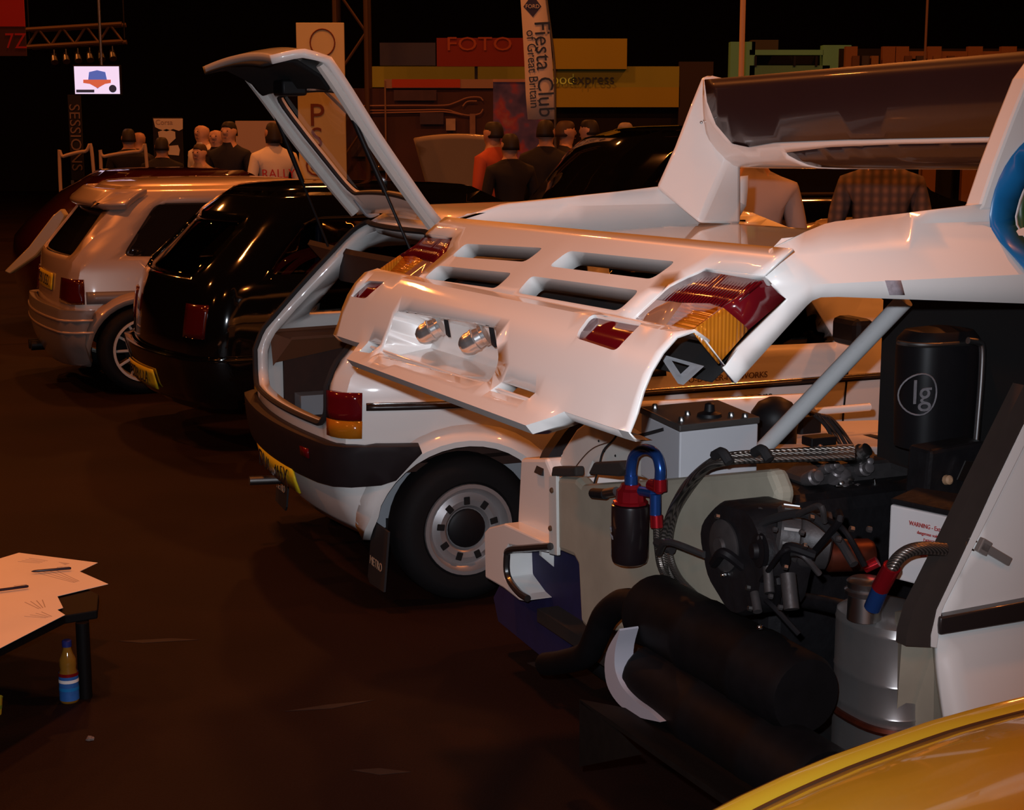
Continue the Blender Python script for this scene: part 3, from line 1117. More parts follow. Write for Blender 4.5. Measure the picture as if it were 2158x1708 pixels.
# small plumbing over the dark engine front: pipes, unions and set screws
random.seed(11)
DKT = mat('dark_hose_rubber', (0.006, 0.005, 0.006), 0.6, spec=0.2)
for i in range(11):
    x0, y0 = random.uniform(1480, 1820), random.uniform(1080, 1250)
    x1, y1 = x0 + random.uniform(-110, 110), y0 + random.uniform(-30, 110)
    u_ = random.uniform(-0.21, -0.12)
    solidpart('coolant_pipe', lambda b: tube(b, [ru(x0, y0, u_), ru((x0 + x1) / 2 + random.uniform(-30, 30), (y0 + y1) / 2 - 25, u_ - 0.02), ru(x1, y1, u_ + 0.02)], random.uniform(0.005, 0.012), 8), DKT if i % 3 else ENG2, eng)
for i in range(14):
    p = (random.uniform(1490, 1840), random.uniform(1070, 1290))
    solidpart('set_screw', lambda b: lathe(b, ru(*p, -0.20), (-1, 0.3, 0.2), [(0, 0.006), (0.008, 0.006), (0.010, 0.003)], 6), STEEL if i % 2 else ENG2, eng)
solidpart('timing_pulley', lambda b: lathe(b, ru(1530, 1150, -0.185), (-1, 0, 0), [(0, 0.055), (0.008, 0.058), (0.012, 0.050), (0.014, 0.02), (0.022, 0.018)], 30), ENG2, eng)
# cam cover with plugs and intake bodies
THR = mat('throttle_alloy', (0.15, 0.13, 0.13), 0.4, metal=0.5, var=0.35, scale=30)
cam_c = solidpart('cam_cover', lambda b: prism(b, [rv(*p, 0.80) for p in ((1690, 1020), (1740, 985), (1880, 972), (1965, 1000), (1960, 1050), (1740, 1065))], (0, 0.12, 0)), ENG2, rally, smooth=False, bevel=0.02)
random.seed(4)
for i in range(16):
    x_ = 1690 + 255 * random.random()
    y_ = 950 + 95 * random.random()
    p = rv(x_, y_, 0.785)
    r = random.uniform(0.010, 0.026)
    solidpart('intake_body', lambda b: lathe(b, p, (random.uniform(-.4, .4), -1, random.uniform(0.2, 1.2)), [(-0.03, r * 0.8), (0, r), (0.012, r), (0.016, r * 0.75), (0.03, r * 0.7), (0.032, r * 0.45)], 12), THR if i % 3 else STEEL, cam_c)
for p0, p1, r in (((1808, 1022), (1806, 1046), 0.006), ((1822, 1040), (1828, 1100), 0.010), ((1843, 1010), (1856, 1125), 0.005), ((1906, 1032), (1907, 1050), 0.006), ((1932, 1034), (1934, 1054), 0.006), ((1760, 1028), (1790, 1030), 0.006)):
    solidpart('fuel_rail_rod', lambda b: rod(b, rv(*p0, 0.76), rv(*p1, 0.76), r, n=10), CHROME, cam_c)
solidpart('gearbox_bell', lambda b: lathe(b, rv(1790, 1075, 0.92), (0.2, -1, -0.2), [(-0.05, 0.10), (0, 0.10), (0.06, 0.075), (0.08, 0.05)], 22), ENG2, rally)
solidpart('vacuum_hose', lambda b: tube(b, [rv(*p, 0.82) for p in ((1735, 985), (1708, 970), (1702, 955), (1720, 952), (1770, 965), (1830, 985))], 0.006, 8), BLACKR, rally)
solidpart('vacuum_hose', lambda b: tube(b, [rv(*p, 0.90) for p in ((1460, 1070), (1560, 1045), (1660, 1060), (1730, 1080), (1790, 1140))], 0.010, 8), BLACKR, rally)
# far-side shelf things
solidpart('black_canister', lambda b: lathe(b, rv(1632, 905, 1.40), (0, 0, 1), [(-0.06, 0.065), (0.0, 0.065), (0.02, 0.07), (0.05, 0.07), (0.08, 0.05), (0.095, 0.02)], 20), BLACKP, rally)
solidpart('black_canister', lambda b: bx(b, rv(1690, 905, 1.55), (0.08, 0.10, 0.10)), BLACKP, rally, smooth=False, bevel=0.01)
for k in range(4):
    solidpart('braided_hose', lambda b: tube(b, [rv(*p, 1.30) for p in ((1690 + 6 * k, 862 + 4 * k), (1722 + 8 * k, 880), (1745 + 9 * k, 905), (1760 + 12 * k, 940))], 0.006, 8), BRAID if k % 2 else BLACKR, rally)
solidpart('fuse_block', lambda b: bx(b, rv(1726, 928, 1.15), (0.085, 0.05, 0.026)), BLACKP, rally, smooth=False, bevel=0.004)
# silver tab on the near rail, cloth connector
solidpart('data_plate', lambda b: prism(b, [rv(*p, 0.40) for p in ((2036, 972), (2062, 975), (2044, 1018), (2018, 1012))], (0, 0.004, 0)), ALU, rally, smooth=False)
solidpart('black_cover', lambda b: prism(b, [rv(*p, 0.42) for p in ((1960, 950), (2080, 930), (2080, 1060), (1950, 1056))], (0, 0.08, 0)), ENG, rally, smooth=False, bevel=0.01)
solidpart('tan_plug', lambda b: lathe(b, rv(1994, 1012, 0.415), (0, -1, 0.2), [(0, 0.012), (0.012, 0.011), (0.016, 0.006)], 12), mat('tan_plug_plastic', (0.42, 0.26, 0.15), 0.6), rally)
# white ignition box with a red warning label
igp = [rz(*p, 0.93) for p in ((1876, 1064), (2016, 1094), (2060, 1060), (1930, 1040))]
ig = solidpart('ignition_box', lambda b: prism(b, igp, (0, 0, -0.16)), mat('white_module', (0.62, 0.60, 0.60), 0.45), rally, smooth=False, bevel=0.004)
ig['label'] = 'white module with a red warning label'
solidpart('module_top', lambda b: prism(b, [p + Vector((0, 0, 0.002)) for p in igp], (0, 0, 0.012)), ENG, ig, smooth=False, bevel=0.003)
xi = (igp[1] - igp[0])
LABW = mat('red_print', (0.42, 0.05, 0.045), 0.6)
pos = igp[0] + xi * 0.62 + Vector((0, -0.003, 0))
MI = lambda dz: basis(pos + Vector((0, 0, dz)) + xi.cross(Vector((0, 0, 1))).normalized() * 0.0015, xi, (0, 0, 1))
for dz, tx, sz, sx in ((-0.030, 'WARNING - Extremely', 0.0135, 0.8), (-0.046, 'dangerous voltages', 0.010, 0.85), (-0.060, 'DANGER', 0.010, 0.8), (-0.078, 'Do not touch while', 0.010, 0.85), (-0.092, 'engine is running', 0.010, 0.85)):
    lettering('warning_text', tx, sz, MI(dz), LABW, ig, sx)

# oil filter with red and blue fittings
fc = ru(1327, 1060, -0.13)
fb = ru(1327, 1188, -0.13)
fh = (fc - fb).length
FILM = mat('black_filter_can', (0.010, 0.006, 0.007), 0.28, coat=0.4, var=0.3, scale=40)
fil = solidpart('oil_filter', lambda b: lathe(b, (fb.x, fb.y, fc.z), (0, 0, -1), [(0, 0.036), (0.004, 0.0475), (0.010, 0.0485), (fh - 0.02, 0.0475), (fh - 0.006, 0.044), (fh, 0.034)], 28), FILM, rally)
fil['label'] = 'black oil filter canister'
top = Vector((fb.x, fb.y, fc.z))
lettering('filter_print', 'OIL', 0.016, basis(top + Vector((-0.0475, 0.014, -0.065)), (-0.35, -1, 0), (0, 0, 1)), EMB, fil)
lettering('filter_print', 'RACING', 0.011, basis(top + Vector((-0.047, 0.010, -0.084)), (-0.35, -1, 0), (0, 0, 1)), EMB, fil)
fh_ = solidpart('filter_head', lambda b: lathe(b, top + Vector((0, 0, 0.0)), (0, 0, 1), [(0, 0.044), (0.006, 0.044), (0.008, 0.038), (0.034, 0.036), (0.040, 0.028), (0.050, 0.024)], 12), REDA, fil, smooth=False)
U = lambda x, y: ru(x, y, -0.13)
solidpart('blue_elbow', lambda b: tube(b, [U(1330, 1018), U(1330, 985), U(1338, 958), U(1360, 947), U(1382, 958), U(1391, 985), U(1391, 1012)], 0.0135, 12), BLUEA, fil)
for a, b2, r, m in (((1330, 1022), (1330, 1002), 0.017, BLUEA), ((1391, 1035), (1391, 1010), 0.017, REDA), ((1372, 1022), (1390, 1030), 0.015, REDA),
                    ((1352, 1035), (1380, 1040), 0.013, BLUEA), ((1381, 1042), (1381, 1086), 0.014, BLUEA), ((1383, 1086), (1384, 1112), 0.016, REDA),
                    ((1276, 1040), (1300, 1036), 0.012, STEEL), ((1250, 1040), (1276, 1042), 0.014, ENG)):
    solidpart('hose_fitting', lambda b: rod(b, U(*a), U(*b2), r, n=12), m, fil)
# braided hoses
for k, pts in enumerate((
        [(1384, 1110), (1386, 1150), (1395, 1200), (1425, 1250), (1445, 1262)],
        [(1405, 1250), (1400, 1190), (1398, 1140), (1408, 1095), (1435, 1040), (1480, 992), (1530, 974), (1620, 968), (1720, 965), (1800, 962)],
        [(1470, 1260), (1428, 1215), (1410, 1160), (1420, 1090), (1450, 1035), (1492, 985), (1535, 966), (1620, 960), (1720, 957), (1800, 954)],
        [(1440, 1265), (1415, 1220), (1402, 1160), (1412, 1090), (1440, 1030), (1486, 983), (1532, 962), (1620, 955), (1720, 950), (1800, 946)])):
    solidpart('braided_hose', lambda b: tube(b, [ru(x, y, -0.11 + 0.012 * k) if x < 1500 else ru(x, y, -0.11 + 0.012 * k + (x - 1500) / 300 * 0.30) for x, y in pts], 0.0095, 9), BRAID, rally)
for p in ((1401, 1152), (1522, 968), (1606, 962)):
    solidpart('hose_clip', lambda b: (tube(b, [ru(p[0] - 16, p[1] - 8, -0.12 + max(0, p[0] - 1500) / 1000), ru(p[0], p[1] - (14 if p[0] > 1500 else 0), -0.125 + max(0, p[0] - 1500) / 1000), ru(p[0] + 16, p[1] + 8, -0.12 + max(0, p[0] - 1500) / 1000)], 0.012, 8),), BLACKR, rally)

# aluminium catch tank with filler neck
tc = rz(1803, 1305, 0.66)
tank_c = ru(1795, 1320, -0.02)
tr = 0.095
def tank(b):
    zt_ = tank_c.z
    def ring(z, k):
        return [Vector((tank_c.x + 0.10 + math.copysign(abs(math.cos(t)) ** 0.75, math.cos(t)) * 0.095 * k, tank_c.y + math.copysign(abs(math.sin(t)) ** 0.75, math.sin(t)) * 0.122 * k, z)) for t in [2 * math.pi * i / 36 for i in range(36)]]
    prof = [(0.028, 0.55), (0.022, 0.90), (0.014, 0.985), (0.0, 1.0), (-0.004, 1.012), (-0.008, 1.0), (-0.105, 1.0), (-0.109, 1.012), (-0.113, 1.0), (-0.175, 1.0), (-0.179, 1.012), (-0.183, 1.0), (-0.30, 1.0), (-0.31, 0.9)]
    rings(b, [ring(zt_ + h, k) for h, k in prof])
tk = solidpart('catch_tank', tank, mat('tank_aluminium', (0.50, 0.48, 0.47), 0.36, metal=0.85, var=0.08, scale=30), rally)
tk['label'] = 'polished aluminium catch tank'
nk = rz(1822, 1300, tank_c.z + 0.025)
neck = solidpart('filler_neck', lambda b: lathe(b, (nk.x, nk.y, tank_c.z + 0.02), (0, 0, 1), [(0, 0.037), (0.052, 0.036), (0.056, 0.043), (0.064, 0.044), (0.068, 0.038), (0.082, 0.040), (0.088, 0.032)], 26), ALU, tk)
hb = ru(1842, 1262, -0.05)
solidpart('blue_elbow', lambda b: rod(b, ru(1838, 1282, -0.06), ru(1858, 1235, -0.06), 0.017, n=14), BLUEA, tk)
solidpart('hose_fitting', lambda b: rod(b, ru(1855, 1240, -0.06), ru(1880, 1195, -0.06), 0.018, n=14), REDA, tk)
solidpart('braided_hose', lambda b: tube(b, [ru(1878, 1200, -0.06), ru(1892, 1178, -0.05), ru(1915, 1162, -0.03), ru(1945, 1156, 0.0), ru(1990, 1158, 0.05)], 0.0135, 12), BRAID, rally)
solidpart('hose_fitting', lambda b: rod(b, ru(1822, 1198, 0.03), ru(1850, 1184, 0.05), 0.012, n=12), REDA, rally)
solidpart('tank_strap', lambda b: tube(b, [Vector((tank_c.x + 0.10 + math.copysign(abs(math.cos(t)) ** 0.75, math.cos(t)) * 0.098, tank_c.y + math.copysign(abs(math.sin(t)) ** 0.75, math.sin(t)) * 0.125, tank_c.z - 0.205)) for t in [math.pi * 0.5 + math.pi * i / 16 for i in range(17)]], 0.009, 6, 1), COPPER, tk)

# exhaust: two crosswise silencers, elbow, heat shield, under-tray
EXH = mat('sooty_black_silencer', (0.0035, 0.003, 0.0036), 0.6, var=0.5, scale=25, bump=0.1, spec=0.18)
def silencer(p0, p1, u, r):
    a, b2 = ru(*p0, u), ru(*p1, u)
    a, b2 = Vector((u, a.y, a.z)), Vector((u, b2.y, (a.z + b2.z) / 2))
    a.z = b2.z
    L_ = abs(a.y - b2.y)
    return solidpart('silencer', lambda b: lathe(b, a, (0, -1, 0), [(-0.004, r * 0.6), (0, r * 0.92), (0.012, r), (0.02, r * 1.03), (0.03, r), (L_ * 0.35, r), (L_ * 0.36, r * 1.035), (L_ * 0.40, r * 1.035), (L_ * 0.41, r), (L_ * 0.70, r), (L_ * 0.71, r * 1.035), (L_ * 0.75, r * 1.035), (L_ * 0.76, r), (L_ - 0.02, r), (L_, r * 0.9)], 28), EXH, rally)
s_u = silencer((1372, 1300), (1700, 1450), -0.16, 0.088)
s_l = silencer((1372, 1440), (1740, 1650), -0.20, 0.088)
s_u['label'] = 'upper black exhaust silencer'
s_l['label'] = 'lower black exhaust silencer'
solidpart('exhaust_elbow', lambda b: tube(b, [ru(*p, -0.20) for p in ((1350, 1275), (1310, 1272), (1275, 1300), (1255, 1345), (1235, 1380), (1190, 1395), (1150, 1400))], lambda t: 0.036 - 0.004 * t, 14), EXH, rally)
solidpart('clamp', lambda b: rod(b, ru(1432, 1396, -0.22), ru(1498, 1436, -0.22), 0.008, n=8), STEEL, rally)
def shield(b):
    A = [ru(*p, -0.30) for p in ((1305, 1326), (1282, 1365), (1274, 1400), (1278, 1440), (1292, 1470), (1315, 1495), (1345, 1512), (1392, 1523))]
    B = [ru(*p, -0.30) for p in ((1306, 1330), (1297, 1365), (1295, 1400), (1300, 1425), (1312, 1450), (1335, 1475), (1365, 1497), (1393, 1522))]
    A, B = spline(A, 3), spline(B, 3)
    rings(b, [[p, q, q + Vector((0.05, 0, 0)), p + Vector((0.05, 0, 0))] for p, q in zip(A, B)])
solidpart('heat_shield', shield, mat('pale_lilac_shield', (0.33, 0.32, 0.36), 0.5), rally)
TRAY = mat('dull_alloy_tray', (0.008, 0.006, 0.005), 0.7, spec=0.1, var=0.4, scale=30)
solidpart('tray_fence', lambda b: prism(b, [ru(*p, -0.42) for p in ((1221, 1476), (1221, 1617), (1347, 1592), (1300, 1545))], (0.008, 0, 0)), TRAY, rally, smooth=False)
solidpart('under_tray', lambda b: prism(b, [ru(1221, 1474, -0.42), ru(1224, 1484, -0.42), ru(1530, 1700, -0.42), ru(1540, 1690, -0.42)], (0.36, 0, -0.12)), TRAY, rally, smooth=False)
# rear wheels of the rally car, far one in the dark under the arch
def wheel(parent, c, side, R=0.29, r=0.185, wd=0.2, spokes='holes', rim=ALU, hub=BLACKP):
    """road wheel: tyre part with rim and hub sub-parts; side = -1 faces -y"""
    c = Vector(c)
    ax = Vector((0, side, 0))
    h = wd / 2
    ty = solidpart('tyre', lambda b: lathe(b, c, ax, [(-h, r), (-h - .005, r + .02), (-h, R - .03), (-h + .02, R - .006), (-h + .04, R), (h - .04, R), (h - .02, R - .006), (h, R - .03), (h + .006, (R + r) / 2), (h + .002, r + .012), (h - .01, r)], 40, cap=(False, False)), TYRE, parent)
    return ty, c, ax, h


for v_ in (0.10, RW - 0.10):
    ty, c, ax, h = wheel(rally, (-0.02 + 0.35, v_, 0.30), -1, 0.30, 0.19, 0.24)
    solidpart('rim', lambda b: lathe(b, c, ax, [(-h, 0.19), (-h + .02, 0.175), (h - .06, 0.17), (h - .08, 0.05), (h - .05, 0.03)], 30), STEEL, ty)

# ------------------------------------------------------------------ hatchback builder
def lerp_tab(tab):
    def f(z):
        if z <= tab[0][0]:
            return tab[0][1]
        for (a, p), (b, q) in zip(tab, tab[1:]):
            if z <= b:
                return p + (q - p) * (z - a) / (b - a)
        return tab[-1][1]
    return f


class Hatch:
    """body as one surface: t runs round the plan outline (0 = rear centre, negative = right side), z up"""

    def __init__(s, root, xr, W, xf, rc=0.13, tap=0.07, d0=0.9, bulge=0.05, org=(0, 0, 0)):
        s.org = Vector(org)
        s.root = root
        s.xr, s.W, s.xf = lerp_tab(xr), lerp_tab(W), lerp_tab(xf)
        s.rc, s.tap, s.d0, s.bulge = rc, tap, d0, bulge

    def S(s, t, z, off=0.0):
        x0, Wr, rc = s.xr(z), s.W(z) - s.tap, s.rc
        b = Wr - rc
        a = abs(t)
        sg = -1 if t < 0 else 1
        if a <= b:
            k = (a / b)
            p = Vector((x0 - s.bulge * (1 - k * k), a))
            n = Vector((-1, 2 * s.bulge * k / b))
        elif a <= b + rc * math.pi / 2:
            ph = (a - b) / rc
            p = Vector((x0 + rc * (1 - math.cos(ph)), b + rc * math.sin(ph)))
            n = Vector((-math.cos(ph), math.sin(ph)))
        else:
            x = x0 + rc + (a - b - rc * math.pi / 2)
            k = max(0.0, 1 - (x - x0 - rc) / s.d0)
            p = Vector((x, Wr + s.tap * (1 - k * k)))
            n = Vector((-s.tap * 2 * k / s.d0, 1))
            xfr = x - (s.xf(z) - 0.8)
            if xfr > 0:
                p.y -= 0.10 * (xfr / 0.8) ** 2
        n.normalize()
        p += n * off
        return Vector((p.x, sg * p.y, z)) + s.org

    def t(s, x, z, right=True):
        """side position x -> t"""
        x0, rc = s.xr(z), s.rc
        a = (s.W(z) - s.tap - rc) + rc * math.pi / 2 + (x - x0 - rc)
        return -a if right else a

    def side(s, pts, right=True):
        return [(s.t(x, z, right), z) for x, z in pts]

    def patch(s, name, poly, m, off=0.0, th=0.006, parent=None, step=0.05, holes=(), bevel=0.0):
        bm = sheet(BM(), poly, list(holes), lambda t, z: s.S(t, z, off), step)
        bmesh.ops.recalc_face_normals(bm, faces=bm.faces[:])
        f0 = max(bm.faces, key=lambda f: f.calc_area())
        c = f0.calc_center_median()
        if f0.normal.dot(Vector((c.x - s.org.x - 1.6, c.y - s.org.y, 0)).normalized()) < 0:
            bmesh.ops.reverse_faces(bm, faces=bm.faces[:])
        return link(name, bm, m, parent or s.root, solid=th, off=-1.0, bevel=bevel)

    def body(s, m, z0, z1, wheels, holes, R=0.33, th=0.03, zr=None, step=0.07, zarch=0.27):
        def bottom(right):
            pts = [(s.xr(z0) + s.rc, z0)]
            for wx in wheels:
                a0 = math.asin(max(-1, min(1, (z0 - zarch) / R)))
                for i in range(15):
                    a = math.pi - a0 - (math.pi - 2 * a0) * i / 14
                    pts.append((wx + R * math.cos(a), zarch + R * math.sin(a)))
            pts.append((s.xf(z0), z0))
            return s.side(pts, right)
        zs = [z0 + (z1 - z0) * i / 22 for i in range(23)]
        poly = bottom(True)[::-1] + bottom(False)
        poly += [(s.t(s.xf(z), z, False), z) for z in zs[1:]]
        poly += [(s.t(s.xf(z), z, True), z) for z in zs[:0:-1]]
        bm = sheet(BM(), poly, holes, lambda t, z: s.S(t, z), step)
        # nose, bonnet and screen: straight across
        L = [s.S(s.t(s.xf(z), z, False), z) for z in zs]
        Rr = [s.S(s.t(s.xf(z), z, True), z) for z in zs]
        n = 8
        rings(bm, [[a.lerp(b, i / n) for i in range(n + 1)] for a, b in zip(L, Rr)], close=False)
        bmesh.ops.recalc_face_normals(bm, faces=bm.faces[:])
        o = link('body', bm, m, s.root, solid=th, off=-1)
        # roof
        ring = []
        tm = s.t(s.xf(z1), z1, False)
        k = 60
        for i in range(k + 1):
            ring.append(s.S(-tm + 2 * tm * i / k, z1))
        c = sum(ring, Vector()) / len(ring)
        c.y = s.org.y
        bm = BM()
        rr = []
        for q, dz in ((1.0, 0.0), (0.97, 0.012), (0.90, 0.024), (0.7, 0.036), (0.4, 0.044), (0.02, 0.047)):
            rr.append([Vector((c.x + (p.x - c.x) * q, c.y + (p.y - c.y) * q, p.z + dz)) for p in ring])
        rings(bm, rr, close=True, cap=(False, True))
        bmesh.ops.recalc_face_normals(bm, faces=bm.faces[:])
        s.roof = link('roof', bm, zr or m, s.root)
        return o


def car_wheel(root, c, side, R, r, wd, kind, rimm):
    ty, c, ax, h = wheel(root, c, side, R, r, wd)
    if kind == 'steel':
        rim = solidpart('wheel_rim', lambda b: lathe(b, c, ax, [(-h, r), (h - .012, r + .003), (h + .004, r + .002), (h + .004, r - .012), (h - .02, r - .022), (h - .028, r - .034), (h - .022, r - .044),
                                                      (h - .012, r - .060), (h - .016, r - .080), (h - .030, r - .092), (h - .034, 0.02)], 44), rimm, ty)
        n = 9
        for i in range(n):
            t = 2 * math.pi * i / n + 0.2
            rr = r - 0.062
            d = Vector((math.cos(t), 0, math.sin(t)))
            solidpart('rim_hole', lambda b: bx(b, c + ax * (h - .0125) + d * rr, (0.030, 0.006, 0.024), Matrix((d, ax, d.cross(ax))).transposed()), DARK, rim, smooth=False, bevel=0.003)
        solidpart('hub_cap', lambda b: lathe(b, c + ax * (h - .034), ax, [(0, 0.074), (0.014, 0.072), (0.02, 0.060), (0.022, 0.01)], 26), BLACKP, rim)
    else:
        rim = solidpart('wheel_rim', lambda b: lathe(b, c, ax, [(-h, r), (h - .012, r + .003), (h + .004, r + .002), (h + .004, r - .014), (h - .03, r - .022), (-h + .03, r - .025)], 44, cap=(False, False)), rimm, ty)
        n = 12
        for i in range(n):
            t = 2 * math.pi * i / n
            d = Vector((math.cos(t), 0, math.sin(t)))
            solidpart('spoke', lambda b: bx(b, c + ax * (h - .024) + d * (r * 0.5 + 0.005), (r - 0.02, 0.014, 0.017), Matrix((d, ax, d.cross(ax))).transposed()), rimm, rim, smooth=False, bevel=0.003)
        solidpart('hub_cap', lambda b: lathe(b, c + ax * (h - .034), ax, [(0, 0.045), (0.02, 0.042), (0.024, 0.01)], 20), rimm, rim)
        solidpart('brake_disc', lambda b: lathe(b, c + ax * (h - .09), ax, [(0, 0.12), (0.01, 0.12)], 24), DARK, rim)
    return ty


# front half of the rally car, ahead of the engine bay
HR = Hatch(rally, [(0.25, 0.0), (0.95, 0.0), (1.30, 0.08), (1.36, 0.20)], [(0.25, 0.83), (0.65, 0.865), (0.92, 0.855), (1.28, 0.66), (1.36, 0.56)],
           [(0.25, 2.25), (0.5, 2.3), (0.68, 2.2), (0.86, 1.45), (1.30, 0.85), (1.36, 0.75)], rc=0.03, tap=0.0, bulge=0.0, org=(1.36, RW / 2, 0))
hrw = [rounded(HR.side([(0.12, 0.92), (1.22, 0.90), (0.78, 1.25), (0.20, 1.25)], r), 0.05) for r in (True, False)]
HR.body(WHITE, 0.25, 1.36, (1.55,), hrw, R=0.36, step=0.1, zarch=0.30).name = 'front_body'
for q in hrw:
    HR.patch('door_window', q, GLASSD, -0.015, 0.004, step=0.1)
for v_ in (0.10, RW - 0.10):
    ty, c, ax, h = wheel(rally, (2.91, v_, 0.30), -1, 0.30, 0.19, 0.24)
    solidpart('rim', lambda b: lathe(b, c, ax, [(-h, 0.19), (-h + .02, 0.175), (h - .06, 0.17), (h - .08, 0.05), (h - .05, 0.03)], 30), STEEL, ty)

# ------------------------------------------------------------------ white hatchback with the tailgate up
M_A = math.radians(23.0)
M_O = Vector((-0.867, 6.07, 0))
metro = thing('hatchback_car', 'white small hatchback with its tailgate raised, parked beside the rally car', 'car', M_O, M_A)
MF = Vector((math.cos(M_A), math.sin(M_A), 0))
ML = Vector((-math.sin(M_A), math.cos(M_A), 0))


def my(x, y, v):
    o_, d = loc_ray(x, y, M_O, MF, ML)
    return o_ + d * ((v - o_.y) / d.y)


def mx_(x, y, u):
    o_, d = loc_ray(x, y, M_O, MF, ML)
    return o_ + d * ((u - o_.x) / d.x)


H1 = Hatch(metro, [(0.20, 0.14), (0.30, 0.06), (0.42, 0.02), (0.55, 0.0), (0.80, 0.0), (0.88, 0.03), (1.30, 0.40), (1.37, 0.50)],
           [(0.20, 0.70), (0.35, 0.75), (0.60, 0.775), (0.80, 0.77), (0.88, 0.755), (1.25, 0.64), (1.33, 0.585), (1.37, 0.53)],
           [(0.20, 3.30), (0.5, 3.38), (0.70, 3.32), (0.86, 2.55), (1.33, 1.95), (1.37, 1.85)], rc=0.09, tap=0.125, d0=0.75)
MWH = (0.455, 2.70)
hatch_o = rounded([(-0.48, 0.655), (0.48, 0.655), (0.525, 0.70), (0.53, 0.86), (0.52, 1.0), (0.49, 1.24), (0.40, 1.335), (-0.40, 1.335), (-0.49, 1.24), (-0.52, 1.0), (-0.53, 0.86), (-0.525, 0.70)], 0.06)
sw = [(0.21, 0.935), (0.98, 0.915), (0.98, 1.25), (0.465, 1.25)]
dw = [(1.06, 0.90), (2.05, 0.88), (1.86, 1.25), (1.06, 1.25)]
side_holes = [rounded(H1.side(sw, r), 0.05) for r in (True, False)] + [rounded(H1.side(dw, r), 0.04) for r in (True, False)]
H1.body(WHITE, 0.24, 1.37, MWH, [hatch_o] + side_holes, R=0.325, th=0.045)
for q, n in zip(side_holes, ('quarter_window', 'quarter_window', 'door_window', 'door_window')):
    H1.patch(n, q, PANE_T, -0.02, 0.003)
# rubber round the tailgate opening
hd = dense(hatch_o, 0.05)
solidpart('tailgate_seal', lambda b: tube(b, [H1.S(t, z, 0.008) for t, z in hd + [hd[0]]], 0.011, 6, 1), BLACKR, metro)
# rear bumper, plate, lamps, strips
bz = [(0.262, 0.598), (0.20, 0.540), (0.165, 0.470)]
bump_poly = H1.side([(0.275, 0.600), (0.285, 0.575), (0.20, 0.475), (0.15, 0.458)], True) + [(-0.5, 0.445), (0.5, 0.445)] \
    + H1.side([(0.15, 0.458), (0.20, 0.475), (0.285, 0.575), (0.275, 0.600)], False) + [(0.5, 0.605), (-0.5, 0.605)]
bmp = H1.patch('rear_bumper', bump_poly, mat('brown_black_bumper', (0.013, 0.008, 0.009), 0.6, spec=0.3, var=0.2, scale=20), 0.055, 0.05, bevel=0.012)
H1.patch('bumper_reflector', [(-0.47, 0.53), (-0.40, 0.53), (-0.40, 0.565), (-0.47, 0.565)], REDL, 0.060, 0.006, bmp)
npl = H1.patch('number_plate', [(-0.27, 0.352), (0.27, 0.352), (0.27, 0.448), (-0.27, 0.448)], YPLATE, 0.056, 0.006)
split_letters(lettering('plate_text', 'DUC 365X', 0.098, basis(H1.S(0, 0.400, 0.060), (0, -1, 0), (0, 0, 1)), BLACKT, npl, 0.98), 'plate_letter')
